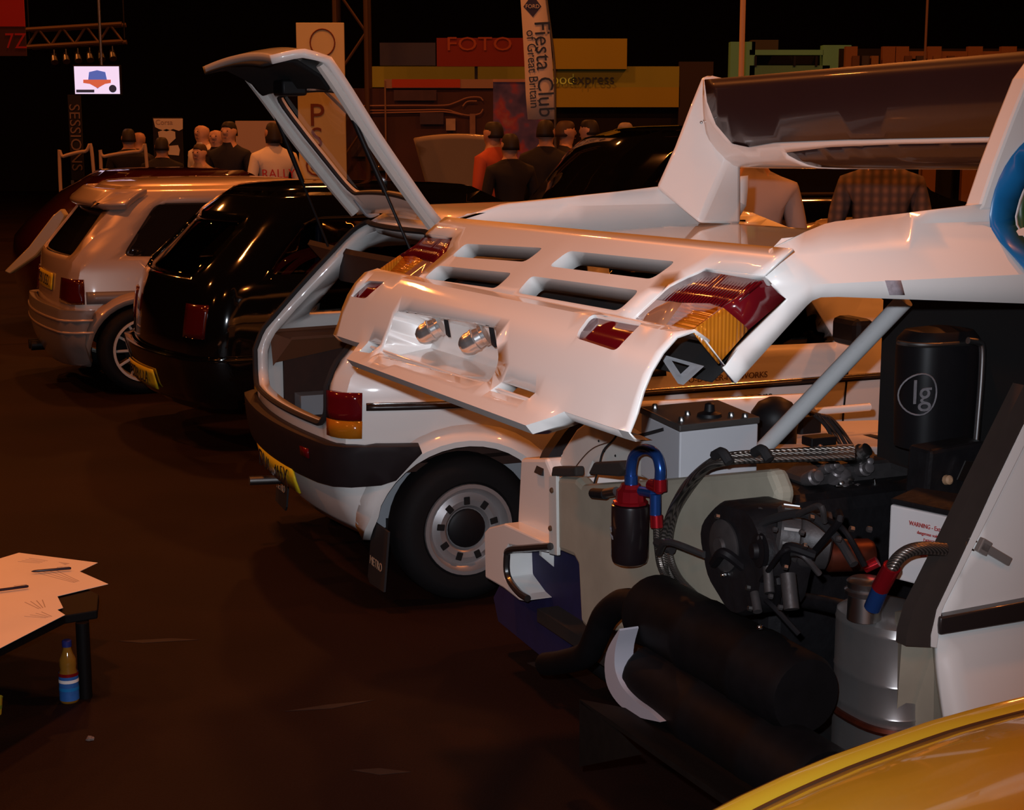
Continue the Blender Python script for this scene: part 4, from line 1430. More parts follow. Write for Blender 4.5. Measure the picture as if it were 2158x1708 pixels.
for r in (True, False):
    sg = -1 if r else 1
    lpoly = [(sg * 0.535, 0.625), (sg * 0.535, 0.79)] + H1.side([(0.085, 0.79), (0.08, 0.625)], r)
    if not r:
        lpoly = lpoly[::-1]
    tl = H1.patch('tail_lamp', [(a, max(b, 0.69)) for a, b in lpoly], REDL, 0.012, 0.02)
    H1.patch('indicator_lens', [(a, min(b, 0.688)) for a, b in lpoly], AMBERL, 0.012, 0.02, tl)
    st = H1.patch('rub_strip', H1.side([(0.10, 0.725), (3.0, 0.725), (3.0, 0.745), (0.10, 0.745)], r), RUBM, 0.012, 0.014)
    H1.patch('strip_highlight', H1.side([(0.10, 0.746), (3.0, 0.746), (3.0, 0.753), (0.10, 0.753)], r), CHROME, 0.012, 0.014, st)
    for wx in MWH:
        an = [math.radians(-8 + 196 * i / 22) for i in range(23)]
        def flip(b):
            A_, B_, C_, D_ = [], [], [], []
            for a in an:
                for lst, rr, of in ((A_, 0.318, 0.026), (B_, 0.340, 0.030), (C_, 0.395, 0.0), (D_, 0.318, -0.02)):
                    z = 0.27 + rr * math.sin(a)
                    lst.append(H1.S(H1.t(wx + rr * math.cos(a), z, r), z, of))
            rings(b, [D_, A_, B_, C_], close=False)
        solidpart('arch_flare', flip, WHITE, metro, solid=0.004)
        car_wheel(metro, (wx, sg * 0.665, 0.272), sg, 0.272, 0.168, 0.16, 'steel', mat('silver_wheel_paint', (0.42, 0.40, 0.40), 0.38, metal=0.6))
    solidpart('wheel_housing', lambda b: bx(b, (0.47, sg * 0.50, 0.43), (0.62, 0.10, 0.34)), GREYP, metro)
    for wx in MWH:
        mfp = solidpart('mud_flap', lambda b: prism(b, [Vector((wx - 0.31, sg * 0.58, 0.30)), Vector((wx - 0.31, sg * 0.765, 0.30)), Vector((wx - 0.33, sg * 0.765, 0.08)), Vector((wx - 0.33, sg * 0.60, 0.07)), Vector((wx - 0.33, sg * 0.58, 0.09))], (-0.008, 0, 0)), BLACKR, metro, smooth=False)
        lettering('flap_text', 'METRO', 0.045, basis((wx - 0.336, sg * 0.672, 0.16), (0, -1, 0), (0.08, 0, 1)), mat('tan_print', (0.42, 0.28, 0.18), 0.6), mfp, 0.95)
    # door shut lines, handle and mirror
    for xl in (1.02, 2.12):
        H1.patch('shut_line', H1.side([(xl - 0.004, 0.32), (xl + 0.004, 0.32), (xl + 0.004, 0.88), (xl - 0.004, 0.88)], r), DARK, 0.001, 0.002)
    solidpart('door_mirror', lambda b: bx(b, (2.02, sg * 0.86, 0.94), (0.09, 0.17, 0.11)), BLACKP, metro, smooth=False, bevel=0.025)
    H1.patch('door_handle', H1.side([(1.10, 0.80), (1.24, 0.80), (1.24, 0.83), (1.10, 0.83)], r), BLACKP, 0.018, 0.02)
lettering('door_sticker', 'STO-DODER-NETWORKS', 0.034, basis(H1.S(H1.t(1.50, 0.775), 0.775, 0.003), (1, 0, 0), (0, 0, 1)), mat('brown_print', (0.12, 0.06, 0.03), 0.6), metro)
lettering('door_sticker', 'coopers', 0.060, basis(H1.S(H1.t(1.62, 0.69), 0.69, 0.003), (1, 0, 0), (0, 0, 1)), BLACKT, metro)
solidpart('exhaust_pipe', lambda b: tube(b, [Vector((0.30, 0.30, 0.27)), Vector((0.05, 0.32, 0.275)), Vector((-0.10, 0.33, 0.28))], 0.019, 10), STEEL, metro)
solidpart('headlining', lambda b: bx(b, (1.15, 0, 1.352), (1.2, 0.98, 0.012)), DARK, metro, smooth=False)
# boot: floor, side trims, seat backs, shelf, container
TRIM = mat('brown_carpet_trim', (0.035, 0.012, 0.007), 0.8, var=0.3, scale=30)
TANW = mat('tan_trim_edge', (0.13, 0.045, 0.018), 0.6)
solidpart('boot_floor', lambda b: bx(b, (0.55, 0, 0.50), (0.9, 1.30, 0.03)), TRIM, metro)
solidpart('underbody', lambda b: bx(b, (1.65, 0, 0.27), (2.9, 1.2, 0.05)), DARK, metro)
for y in (-0.36, 0.36):
    solidpart('rear_seat_back', lambda b: prism(b, [Vector((0.80, y - 0.32, 0.50)), Vector((0.92, y - 0.32, 0.50)), Vector((1.05, y - 0.30, 1.0)), Vector((0.97, y - 0.30, 1.0))], (0, 0.62, 0)), DARK, metro, smooth=False, bevel=0.03)
for y in (-0.38, 0.38):
    solidpart('front_seat', lambda b: prism(b, [Vector((1.45, y - 0.24, 0.40)), Vector((1.62, y - 0.24, 0.40)), Vector((1.45, y - 0.20, 1.12)), Vector((1.35, y - 0.20, 1.12))], (0, 0.46, 0)), DARK, metro, smooth=False, bevel=0.04)
solidpart('dashboard', lambda b: bx(b, (2.35, 0, 0.80), (0.35, 1.25, 0.22)), DARK, metro, smooth=False, bevel=0.05)
for sg in (-1, 1):
    solidpart('shelf_support', lambda b: prism(b, [Vector((0.06, sg * 0.555, 0.865)), Vector((0.78, sg * 0.66, 0.865)), Vector((0.78, sg * 0.56, 0.835)), Vector((0.14, sg * 0.50, 0.835)), Vector((0.07, sg * 0.555, 0.72))], (0, 0, 0.012)), TANW, metro, smooth=False)
    solidpart('boot_side_trim', lambda b: bx(b, (0.47, sg * 0.575, 0.68), (0.70, 0.02, 0.34)), TRIM, metro)
shelf = solidpart('parcel_shelf', lambda b: prism(b, [mx_(*p, 0.36) for p in ((648, 515), (740, 538), (860, 560), (860, 620), (718, 592))], (0.012, 0, 0.02)), mat('dark_maroon_board', (0.016, 0.006, 0.006), 0.7), metro, smooth=False)
box_c = mx_(600, 782, 0.22)
cont = solidpart('storage_box', lambda b: bx(b, (0.25, box_c.y, 0.615), (0.14, 0.26, 0.21)), mat('frosted_white_plastic', (0.52, 0.52, 0.55), 0.5), None, smooth=False, bevel=0.02)
cont.location = M_O
cont.rotation_euler = (0, 0, M_A)
tag(cont, 'frosted pale plastic box in the open boot of the white hatchback', 'box')

# raised tailgate
def tg_pts():
    hr, hl = Vector((0.46, -0.52, 1.372)), Vector((0.46, 0.52, 1.372))
    return hr, hl


def TG(a, s, dz=0.0):
    """a = across (-1 right .. 1 left), s = distance from the hinge along the raised tailgate"""
    tab = [(0.0, 0.46, 1.375), (0.10, 0.395, 1.45), (0.40, 0.205, 1.70), (0.62, 0.075, 1.885), (0.70, 0.015, 1.965), (0.735, -0.06, 1.99), (0.80, -0.11, 1.985), (0.93, -0.19, 1.965)]
    fx, fzz = lerp_tab([(q[0], q[1]) for q in tab]), lerp_tab([(q[0], q[2]) for q in tab])
    fw = lerp_tab([(0, 0.50), (0.3, 0.53), (0.62, 0.575), (0.72, 0.585), (0.93, 0.55)])
    cr = 0.035 * (1 - a * a)
    x, z = fx(s), fzz(s)
    # outward normal of the lid points up and forward
    return Vector((x + 0.6 * cr - 0.7 * dz, a * fw(s), z + 0.75 * cr - 0.7 * dz))


win = rounded([(-0.80, 0.10), (0.80, 0.10), (0.84, 0.58), (-0.84, 0.58)], 0.10)
bm = sheet(BM(), [(-1, 0), (1, 0), (1, 0.93), (0.8, 0.93), (-0.8, 0.93), (-1, 0.93)], [win], lambda a, s: TG(a, s), 0.06)
bmesh.ops.recalc_face_normals(bm, faces=bm.faces[:])
if sum(f.normal.z for f in bm.faces) < 0:
    bmesh.ops.reverse_faces(bm, faces=bm.faces[:])
tg = link('tailgate', bm, WHITE, metro, solid=0.03, off=-1)
tg['label'] = 'raised white tailgate with glass'
bm = sheet(BM(), win, [], lambda a, s: TG(a, s, 0.012), 0.08)
link('tailgate_glass', bm, PANE, tg)
# inner frame edges and dark lower trim
solidpart('inner_trim', lambda b: sheet(b, rounded([(-0.86, 0.62), (0.86, 0.62), (0.86, 0.90), (-0.86, 0.90)], 0.05), [], lambda a, s: TG(a, s, 0.055), 0.08), DARK, tg, solid=0.01)
solidpart('glass_seal', lambda b: tube(b, [TG(a, s, 0.02) for a, s in dense(win, 0.1) + [win[0]]], 0.010, 6, 1), BLACKR, tg)
solidpart('side_frame', lambda b: tube(b, [TG(-0.94, s, 0.04) for s in (0.02, 0.2, 0.4, 0.6, 0.7)], 0.022, 8), WHITE_IN, tg)
solidpart('side_frame', lambda b: tube(b, [TG(0.94, s, 0.04) for s in (0.02, 0.2, 0.4, 0.6, 0.7)], 0.022, 8), WHITE_IN, tg)
for sg in (-1, 1):
    solidpart('hinge', lambda b: tube(b, [Vector((0.50, sg * 0.40, 1.37)), Vector((0.46, sg * 0.40, 1.36)), Vector((0.43, sg * 0.40, 1.39)), Vector((0.40, sg * 0.40, 1.43))], 0.012, 8), GREYP, tg)
    gs = solidpart('gas_strut', lambda b: rod(b, TG(sg * 0.93, 0.52, 0.05), Vector((0.33, sg * 0.575, 1.22)), 0.0055, n=8), BLACKP, tg)
    solidpart('strut_body', lambda b: rod(b, TG(sg * 0.93, 0.52, 0.05), TG(sg * 0.93, 0.52, 0.05).lerp(Vector((0.33, sg * 0.575, 1.22)), 0.5), 0.010, n=10), BLACKP, gs)
solidpart('wiper_motor', lambda b: bx(b, TG(0.1, 0.63, 0.07), (0.10, 0.14, 0.06)), BLACKP, tg, bevel=0.01)
solidpart('wiper', lambda b: tube(b, [TG(0.1, 0.62, -0.02), TG(-0.2, 0.45, -0.02), TG(-0.45, 0.30, -0.02)], 0.006, 6), BLACKR, tg)

# ------------------------------------------------------------------ black hatchback
def atz_world(px, py, z):
    return atZ(px, py, z)


B_A = math.radians(28)
bn = atZ(412, 800, 0.42)
BL = Vector((-math.sin(B_A), math.cos(B_A), 0))
B_O = Vector((bn.x, bn.y, 0)) + BL * 0.72
black = thing('hatchback_car', 'glossy black hatchback between the white and the silver hatchbacks', 'car', B_O, B_A)
BLK = mat('glossy_black_paint', (0.003, 0.0028, 0.003), 0.08, coat=1.0)
H2 = Hatch(black, [(0.18, 0.14), (0.30, 0.05), (0.50, 0.0), (0.80, 0.04), (0.95, 0.10), (1.28, 0.42), (1.375, 0.55)],
           [(0.18, 0.72), (0.4, 0.79), (0.70, 0.80), (0.92, 0.77), (1.28, 0.62), (1.34, 0.57), (1.375, 0.52)],
           [(0.18, 3.5), (0.5, 3.6), (0.75, 3.5), (0.92, 2.65), (1.32, 1.9), (1.375, 1.8)], rc=0.20, tap=0.07, bulge=0.07)
bsw = [rounded(H2.side(q, r), 0.06) for r in (True, False) for q in ([(0.42, 0.95), (1.12, 0.95), (1.12, 1.23), (0.70, 1.23)], [(1.22, 0.95), (2.15, 0.93), (1.85, 1.23), (1.22, 1.23)])]
brw = rounded([(-0.50, 0.93), (0.50, 0.93), (0.44, 1.22), (-0.44, 1.22)], 0.06)
H2.body(BLK, 0.20, 1.375, (0.60, 2.90), bsw + [brw], R=0.33, th=0.04)
for q in bsw:
    H2.patch('side_window', q, PANE_B, -0.015, 0.003)
H2.patch('rear_window', brw, PANE_B, -0.015, 0.003)
H2.patch('tail_lamp', [(-0.68, 0.62), (-0.50, 0.62), (-0.50, 0.80), (-0.68, 0.80)], mat('dark_red_lens', (0.06, 0.004, 0.004), 0.12, coat=1.0), 0.008, 0.015)
H2.patch('tail_lamp', [(0.50, 0.62), (0.68, 0.62), (0.68, 0.80), (0.50, 0.80)], MATS['dark_red_lens'], 0.008, 0.015)
bb = H2.patch('rear_bumper', H2.side([(0.36, 0.52), (0.36, 0.30)], True) + [(-0.4, 0.26), (0.4, 0.26)] + H2.side([(0.36, 0.30), (0.36, 0.52)], False), BLK, 0.05, 0.04, bevel=0.02)
bp2 = H2.patch('number_plate', [(-0.22, 0.30), (0.30, 0.30), (0.30, 0.41), (-0.22, 0.41)], YPLATE, 0.062, 0.006)
split_letters(lettering('plate_text', 'F828 CLA', 0.098, basis(H2.S(0.04, 0.355, 0.068), (0, -1, 0), (0, 0, 1)), BLACKT, bp2, 0.95), 'plate_letter')
for wx in (0.60, 2.90):
    for sg in (-1, 1):
        car_wheel(black, (wx, sg * 0.69, 0.28), sg, 0.28, 0.19, 0.18, 'spoke', BLACKP)
HARN = mat('red_harness', (0.30, 0.01, 0.012), 0.6)
for y in (-0.30, -0.12, 0.18, 0.36):
    solidpart('harness_strap', lambda b: tube(b, [Vector((0.75, y * 1.3, 0.75)), Vector((0.95, y, 0.95)), Vector((1.30, y, 1.02))], 0.022, 6), HARN, black)
solidpart('roll_hoop', lambda b: tube(b, [Vector((1.20, -0.60, 0.4)), Vector((1.20, -0.58, 0.95)), Vector((1.20, -0.45, 1.20)), Vector((1.20, 0.45, 1.20)), Vector((1.20, 0.58, 0.95)), Vector((1.20, 0.60, 0.4))], 0.022, 10), mat('blue_cage_paint', (0.02, 0.04, 0.14), 0.4), black)
solidpart('roll_stay', lambda b: rod(b, Vector((1.20, -0.45, 1.18)), Vector((0.45, -0.55, 0.70)), 0.02), MATS['blue_cage_paint'], black)
for y in (-0.36, 0.36):
    solidpart('bucket_seat', lambda b: prism(b, [Vector((1.45, y - 0.24, 0.35)), Vector((1.62, y - 0.24, 0.35)), Vector((1.42, y - 0.18, 1.10)), Vector((1.32, y - 0.18, 1.10))], (0, 0.46, 0)), DARK, black, smooth=False, bevel=0.05)

# ------------------------------------------------------------------ silver hatchback
S_A = math.radians(25)
sw_ = atZ(300, 738, 0.28)
SF = Vector((math.cos(S_A), math.sin(S_A), 0))
SL = Vector((-math.sin(S_A), math.cos(S_A), 0))
S_O = Vector((sw_.x, sw_.y, 0)) - SF * 0.47 + SL * 0.69
silver = thing('hatchback_car', 'silver hatchback with roof spoiler and white spoked wheels', 'car', S_O, S_A)
SIL = mat('silver_beige_metallic', (0.44, 0.33, 0.27), 0.34, metal=0.2, coat=0.9)
SILG = mat('grey_lower_paint', (0.16, 0.145, 0.15), 0.4, coat=0.5)
H3 = Hatch(silver, [(0.16, 0.10), (0.30, 0.03), (0.45, 0.0), (0.62, 0.02), (0.88, 0.05), (1.27, 0.36), (1.34, 0.44)],
           [(0.16, 0.70), (0.35, 0.77), (0.60, 0.785), (0.85, 0.76), (1.24, 0.64), (1.30, 0.60), (1.34, 0.55)],
           [(0.16, 3.5), (0.5, 3.6), (0.75, 3.55), (0.90, 2.70), (1.28, 1.9), (1.34, 1.8)], rc=0.09, tap=0.07, bulge=0.05)
ssw = [rounded(H3.side(q, r), 0.06) for r in (True, False) for q in ([(0.36, 0.90), (1.15, 0.88), (1.15, 1.24), (0.62, 1.24)], [(1.24, 0.88), (2.15, 0.87), (1.85, 1.24), (1.24, 1.24)])]
srw = rounded([(-0.56, 0.90), (0.56, 0.90), (0.48, 1.22), (-0.48, 1.22)], 0.05)
H3.body(SIL, 0.18, 1.34, (0.47, 2.76), ssw + [srw], R=0.34, th=0.04)
for q in ssw:
    H3.patch('side_window', q, GLASSD, -0.015, 0.004)
H3.patch('rear_window', srw, GLASSD, -0.015, 0.004)
H3.patch('rear_spoiler', [(-0.62, 1.23), (0.62, 1.23), (0.60, 1.335), (-0.60, 1.335)], SIL, 0.09, 0.06, bevel=0.015)
for r in (True, False):
    sg = -1 if r else 1
    lp_ = [(sg * 0.47, 0.60), (sg * 0.47, 0.76)] + H3.side([(0.11, 0.76), (0.11, 0.60)], r)
    H3.patch('tail_lamp', lp_ if r else lp_[::-1], MATS['dark_red_lens'], 0.010, 0.015)
    H3.patch('lower_band', H3.side([(0.12, 0.60), (3.4, 0.60), (3.4, 0.68), (0.12, 0.68)], r), SILG, 0.004, 0.004)
sb_ = H3.patch('rear_bumper', H3.side([(0.17, 0.565), (0.15, 0.20)], True) + [(-0.4, 0.18), (0.4, 0.18)] + H3.side([(0.15, 0.20), (0.17, 0.565)], False) + [(0.5, 0.575), (-0.5, 0.575)], mat('grey_bumper_paint', (0.25, 0.21, 0.19), 0.35, metal=0.3, coat=0.7), 0.06, 0.05, bevel=0.02)
for z in (0.50, 0.42):
    H3.patch('bumper_line', H3.side([(0.155, z - 0.008), (0.155, z + 0.008)], True) + [(-0.4, z + 0.008), (0.4, z + 0.008)] + H3.side([(0.155, z + 0.008), (0.155, z - 0.008)], False) + [(0.4, z - 0.008), (-0.4, z - 0.008)], SIL, 0.066, 0.01, sb_)
sp_ = H3.patch('number_plate', [(-0.26, 0.66), (0.26, 0.66), (0.26, 0.77), (-0.26, 0.77)], YPLATE, 0.012, 0.006)
split_letters(lettering('plate_text', 'C90 UGO', 0.105, basis(H3.S(0.0, 0.715, 0.018), (0, -1, 0), (0.1, 0, 1)), BLACKT, sp_), 'plate_letter')
WSP = mat('white_spoked_wheel', (0.58, 0.52, 0.46), 0.35, coat=0.5)
for wx in (0.47, 2.76):
    for sg in (-1, 1):
        car_wheel(silver, (wx, sg * 0.69, 0.29), sg, 0.29, 0.205, 0.19, 'spoke', WSP)
        an = [math.radians(-5 + 190 * i / 20) for i in range(21)]
        def flip3(b, r=(sg < 0)):
            A_, B_, C_ = [], [], []
            for a in an:
                for lst, rr, of in ((A_, 0.335, 0.03), (B_, 0.365, 0.035), (C_, 0.41, 0.0)):
                    z = 0.27 + rr * math.sin(a)
                    lst.append(H3.S(H3.t(wx + rr * math.cos(a), z, r), z, of))
            rings(b, [A_, B_, C_], close=False)
        solidpart('arch_flare', flip3, SIL, silver, solid=0.004)
for y in (0.15, 0.25):
    solidpart('tailpipe', lambda b: rod(b, Vector((0.2, y, 0.24)), Vector((-0.12, y, 0.24)), 0.035), BLACKP, silver)
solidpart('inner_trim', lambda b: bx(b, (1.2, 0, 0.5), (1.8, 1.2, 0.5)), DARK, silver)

# ------------------------------------------------------------------ people
def person(label, px, Y, top_py, face, skin, hair, top, legs, arms='down', bald=False, group=None, h=None, hair_long=0.0):
    g = atY(px, top_py, Y)
    H_ = h or g.z
    root = bpy.data.objects.new('person', None)
    root.empty_display_size = 0.2
    COL.objects.link(root)
    root.location = (g.x, Y, 0)
    root.rotation_euler = (0, 0, face)
    tag(root, label, 'person', group)
    V, E_, R_ = [], [], []

    def v(x, y, z, r, link_to=None):
        V.append((x * H_, y * H_, z * H_))
        R_.append((r[0] * H_, r[1] * H_) if isinstance(r, tuple) else (r * H_, r * H_))
        if link_to is not None:
            E_.append((link_to, len(V) - 1))
        return len(V) - 1
    # +y is the way the person faces
    pel = v(0, 0, 0.525, (0.092, 0.068))
    wai = v(0, 0.004, 0.60, (0.085, 0.062), pel)
    che = v(0, 0.004, 0.70, (0.100, 0.068), wai)
    sho = v(0, -0.004, 0.785, (0.088, 0.058), che)
    nec = v(0, -0.002, 0.845, 0.036, sho)
    jaw = v(0, 0.010, 0.880, (0.038, 0.042), nec)
    mid = v(0, 0.004, 0.925, (0.044, 0.055), jaw)
    v(0, -0.002, 0.966, (0.036, 0.046), mid)
    v(0, 0.064, 0.912, 0.009, mid)
    for s_ in (-1, 1):
        v(s_ * 0.050, 0.0, 0.915, 0.010, mid)
        hip = v(s_ * 0.050, 0, 0.485, 0.056, pel)
        kn = v(s_ * 0.055, 0.012, 0.27, 0.040, hip)
        an = v(s_ * 0.058, -0.006, 0.055, 0.026, kn)
        v(s_ * 0.062, 0.075, 0.020, 0.022, an)
        sh = v(s_ * 0.112, -0.004, 0.782, 0.041, sho)
        if arms == 'folded':
            el = v(s_ * 0.150, 0.020, 0.630, 0.031, sh)
            wr = v(s_ * -0.010, 0.105, 0.660, 0.021, el)
            d = Vector((-s_ * 0.9, 0.1, 0.05))
        elif arms == 'hips':
            el = v(s_ * 0.200, -0.030, 0.650, 0.031, sh)
            wr = v(s_ * 0.115, 0.030, 0.565, 0.021, el)
            d = Vector((-s_ * 0.3, 0.5, -0.6))
        else:
            el = v(s_ * 0.150, -0.010, 0.620, 0.031, sh)
            wr = v(s_ * 0.140, 0.060, 0.500, 0.021, el)
            d = Vector((0.0, 0.35, -0.9))
        d.normalize()
        sd_ = d.cross(Vector((s_, 0, 0.2))).normalized()
        w = Vector(V[wr]) / H_
        pa = v(*(w + d * 0.030), (0.022, 0.013), wr)
        for f_ in range(4):
            b0 = w + d * 0.052 + sd_ * (f_ - 1.5) * 0.012
            f1 = v(*b0, 0.0055, pa)
            f2 = v(*(b0 + d * 0.020 + Vector((0, 0.006, 0))), 0.005, f1)
            v(*(b0 + d * (0.034 - 0.004 * abs(f_ - 1.2)) + Vector((0, 0.014, 0))), 0.0045, f2)
        t1 = v(*(w + d * 0.024 + sd_ * -0.026), 0.006, pa)
        v(*(w + d * 0.044 + sd_ * -0.034), 0.005, t1)
    me = bpy.data.meshes.new('body')
    me.from_pydata(V, E_, [])
    tmp = bpy.data.objects.new('body', me)
    COL.objects.link(tmp)
    sk = tmp.modifiers.new('skin', 'SKIN')
    for i, q in enumerate(me.skin_vertices[0].data):
        q.radius = R_[i]
        q.use_root = (i == 0)
    sb2 = tmp.modifiers.new('sub', 'SUBSURF')
    sb2.levels = sb2.render_levels = 1
    dg = bpy.context.evaluated_depsgraph_get()
    m2 = bpy.data.meshes.new_from_object(tmp.evaluated_get(dg))
    bpy.data.objects.remove(tmp)
    m2.materials.clear()
    for q in (skin, top, legs, BLACKP):
        m2.materials.append(q)
    for p in m2.polygons:
        c = p.center / H_
        p.use_smooth = True
        if c.z < 0.045:
            p.material_index = 3
        elif c.z < 0.53 and abs(c.x) < 0.128 and not (c.z > 0.40 and (abs(c.x) > 0.112)):
            p.material_index = 2
        elif c.z > 0.842:
            p.material_index = 0
        else:
            p.material_index = 1
            if c.z < 0.515 or (arms == 'folded' and c.y > 0.112):
                p.material_index = 0
    link('body', m2, None, root, smooth=False)
    # hair cap, eyes, mouth
    if not bald or hair_long:
        bm = BM()
        rr = []
        for k in range(8):
            ph = math.pi * 0.5 * k / 7
            n_ = 16
            ring = []
            for i in range(n_):
                t = 2 * math.pi * i / n_
                fr = max(0.0, math.sin(t))
                z = 0.932 + 0.050 * math.sin(ph) - (1 - math.sin(ph)) * (0.036 * (1 - fr) + hair_long * (1 - fr) - 0.020 * fr)
                rad = math.cos(ph) ** 0.55
                ring.append(Vector((0.0455 * rad * math.cos(t), -0.005 + 0.0545 * rad * math.sin(t), z)) * H_)
            rr.append(ring)
        rings(bm, rr, cap=(False, True))
        bmesh.ops.recalc_face_normals(bm, faces=bm.faces[:])
        link('hair', bm, hair, root, solid=0.008, off=0)
    for s_ in (-1, 1):
        solidpart('eye', lambda b: lathe(b, Vector((s_ * 0.019, 0.055, 0.925)) * H_, (0, 1, 0), [(0, 0.007), (0.006, 0.006), (0.008, 0.001)], 8), DARK, root)
    solidpart('mouth', lambda b: bx(b, Vector((0, 0.053, 0.887)) * H_, (0.035, 0.012, 0.007)), mat('lip', (0.25, 0.08, 0.06), 0.6), root, bevel=0.003)
    return root


SKIN = mat('skin', (0.52, 0.30, 0.21), 0.55)
SKIN2 = mat('skin_warm', (0.42, 0.22, 0.14), 0.55)
HAIRD = mat('dark_hair', (0.012, 0.008, 0.006), 0.6)
HAIRB = mat('brown_hair', (0.05, 0.025, 0.012), 0.6)
HAIRG = mat('grey_hair', (0.25, 0.20, 0.17), 0.6)
TBLK = mat('black_cloth', (0.008, 0.006, 0.007), 0.85)
TNAVY = mat('navy_cloth', (0.010, 0.010, 0.018), 0.85)
TWHT = mat('white_cloth', (0.70, 0.62, 0.55), 0.8)
TTAN = mat('tan_cloth', (0.38, 0.26, 0.17), 0.8)
TORG = mat('coral_cloth', (0.42, 0.07, 0.03), 0.75)
JEAN = mat('dark_jeans', (0.014, 0.016, 0.028), 0.85)
back, front = 0.0, math.pi     # 0: facing away from the camera
person('man with short hair in a dark jacket, left of two backs beside the glass screens', 270, 18.5, 266, 0.3, SKIN2, HAIRD, TBLK, JEAN)
person('man in dark clothes talking, right of the pair beside the glass screens', 289, 19.5, 268, -0.6, SKIN2, HAIRG, TBLK, JEAN, bald=True)
person('figure in black seen from behind in front of the black display poster', 340, 17.5, 284, 0.1, SKIN2, HAIRD, TBLK, JEAN)
person('bald man in a white shirt standing left of the group', 427, 18.5, 252, 2.4, SKIN, HAIRB, TWHT, JEAN, bald=True)
person('child in a tan top among the group of men', 421, 17.2, 298, 2.7, SKIN, HAIRB, TTAN, JEAN)
person('bald man in dark clothes in the middle of the group', 456, 18.0, 262, 2.9, SKIN, HAIRB, TBLK, JEAN, bald=True, arms='folded')
person('tall man in a black jacket on the right of the group', 482, 17.6, 250, 2.8, SKIN, HAIRD, TNAVY, JEAN)
pg = person('man in a white T-shirt with a red print on the back', 575, 16.5, 252, 0.5, SKIN2, HAIRD, TWHT, JEAN, hair_long=0.03)
lettering('shirt_print', 'RALLY', 0.13, basis(Vector((0, -0.128, 1.25)), (1, 0, 0), (0, 0.05, 1)), mat('red_print_shirt', (0.4, 0.02, 0.03), 0.7), pg)
person('person in a coral coat beside the blue poster', 1040, 15.5, 250, 0.9, SKIN2, HAIRD, TORG, JEAN)
person('man in a black jacket bending towards the coral coat', 1075, 14.5, 275, 0.4, SKIN2, HAIRD, TBLK, JEAN)
person('dark haired man in black in front of the white feather banner', 1150, 15.0, 246, -0.3, SKIN2, HAIRD, TBLK, JEAN)
person('man with brown hair looking right, behind the black bonnet', 1192, 16.0, 248, -1.4, SKIN2, HAIRB, TBLK, JEAN)
person('dark haired man in a white shirt looking left', 1242, 16.9, 246, 1.2, SKIN, HAIRD, TWHT, JEAN)
person('grey haired person half hidden behind the black bonnet', 1318, 16.5, 252, 2.6, SKIN, HAIRG, TBLK, JEAN)


def plaid():
    m = mat('grey_plaid_shirt', (0.10, 0.075, 0.065), 0.85)
    nt = m.node_tree
    b = nt.nodes['Principled BSDF']
    tc_ = nt.nodes.new('ShaderNodeTexCoord')
    prev = None
    for ax, sc_, col in (('X', 6.0, (0.28, 0.17, 0.13, 1)), ('Z', 6.0, (0.05, 0.045, 0.06, 1))):
        w = nt.nodes.new('ShaderNodeTexWave')
        w.bands_direction = ax
        w.inputs['Scale'].default_value = sc_
        w.inputs['Distortion'].default_value = 0.6
        nt.links.new(tc_.outputs['Object'], w.inputs['Vector'])
        mx = nt.nodes.new('ShaderNodeMix')
        mx.data_type = 'RGBA'
        mx.inputs['A'].default_value = (0.075, 0.055, 0.05, 1)
        mx.inputs['B'].default_value = col
        if prev is not None:
            nt.links.new(prev, mx.inputs['A'])
        ml = nt.nodes.new('ShaderNodeMath')
        ml.operation = 'MULTIPLY'
        ml.inputs[1].default_value = 0.6
        nt.links.new(w.outputs['Fac'], ml.inputs[0])
        nt.links.new(ml.outputs[0], mx.inputs['Factor'])
        prev = mx.outputs['Result']
    nt.links.new(prev, b.inputs['Base Color'])
    return m


person('man in a grey plaid shirt with folded arms behind the white hatchback', 1862, 9.3, 268, 2.9, SKIN, HAIRB, plaid(), JEAN, arms='folded', h=1.78)
person('person in a pale shirt standing behind the rear wing fin', 1592, 8.75, 262, 3.0, SKIN, HAIRB, mat('pale_lilac_shirt', (0.42, 0.34, 0.32), 0.8), JEAN, h=1.76)

# ------------------------------------------------------------------ stands, banners and signs behind
def board(name, label, cat, x0, y0, x1, y1, Y, m, th=0.04, group=None, foot=True):
    """upright panel between two pixel corners at distance Y; runs to the floor with its own feet when foot"""
    a, b = atY(x0, y0, Y), atY(x1, y1, Y)
    root = thing(name, label, cat, ((a.x + b.x) / 2, Y, 0), 0, group)
    w, zt_, zb_ = b.x - a.x, a.z, b.z
    solidpart('panel', lambda q: bx(q, (0, 0, (zt_ + zb_) / 2), (w, th, zt_ - zb_)), m, root, smooth=False, bevel=0.004)
    if foot:
        for s_ in (-1, 1):
            solidpart('stand_foot', lambda q: bx(q, (s_ * w * 0.42, 0, zb_ / 2), (0.04, 0.05, zb_)), STEEL, root, smooth=False)
        solidpart('stand_base', lambda q: bx(q, (0, 0, 0.015), (w, 0.4, 0.03)), STEEL, root, smooth=False)
    return root, w, zt_, zb_


def R(root, px, py, Y, d=0.0):
    """pixel -> local point on the front of a panel"""
    p = atY(px, py, Y)
    return Vector((p.x - root.location.x, -d, p.z))


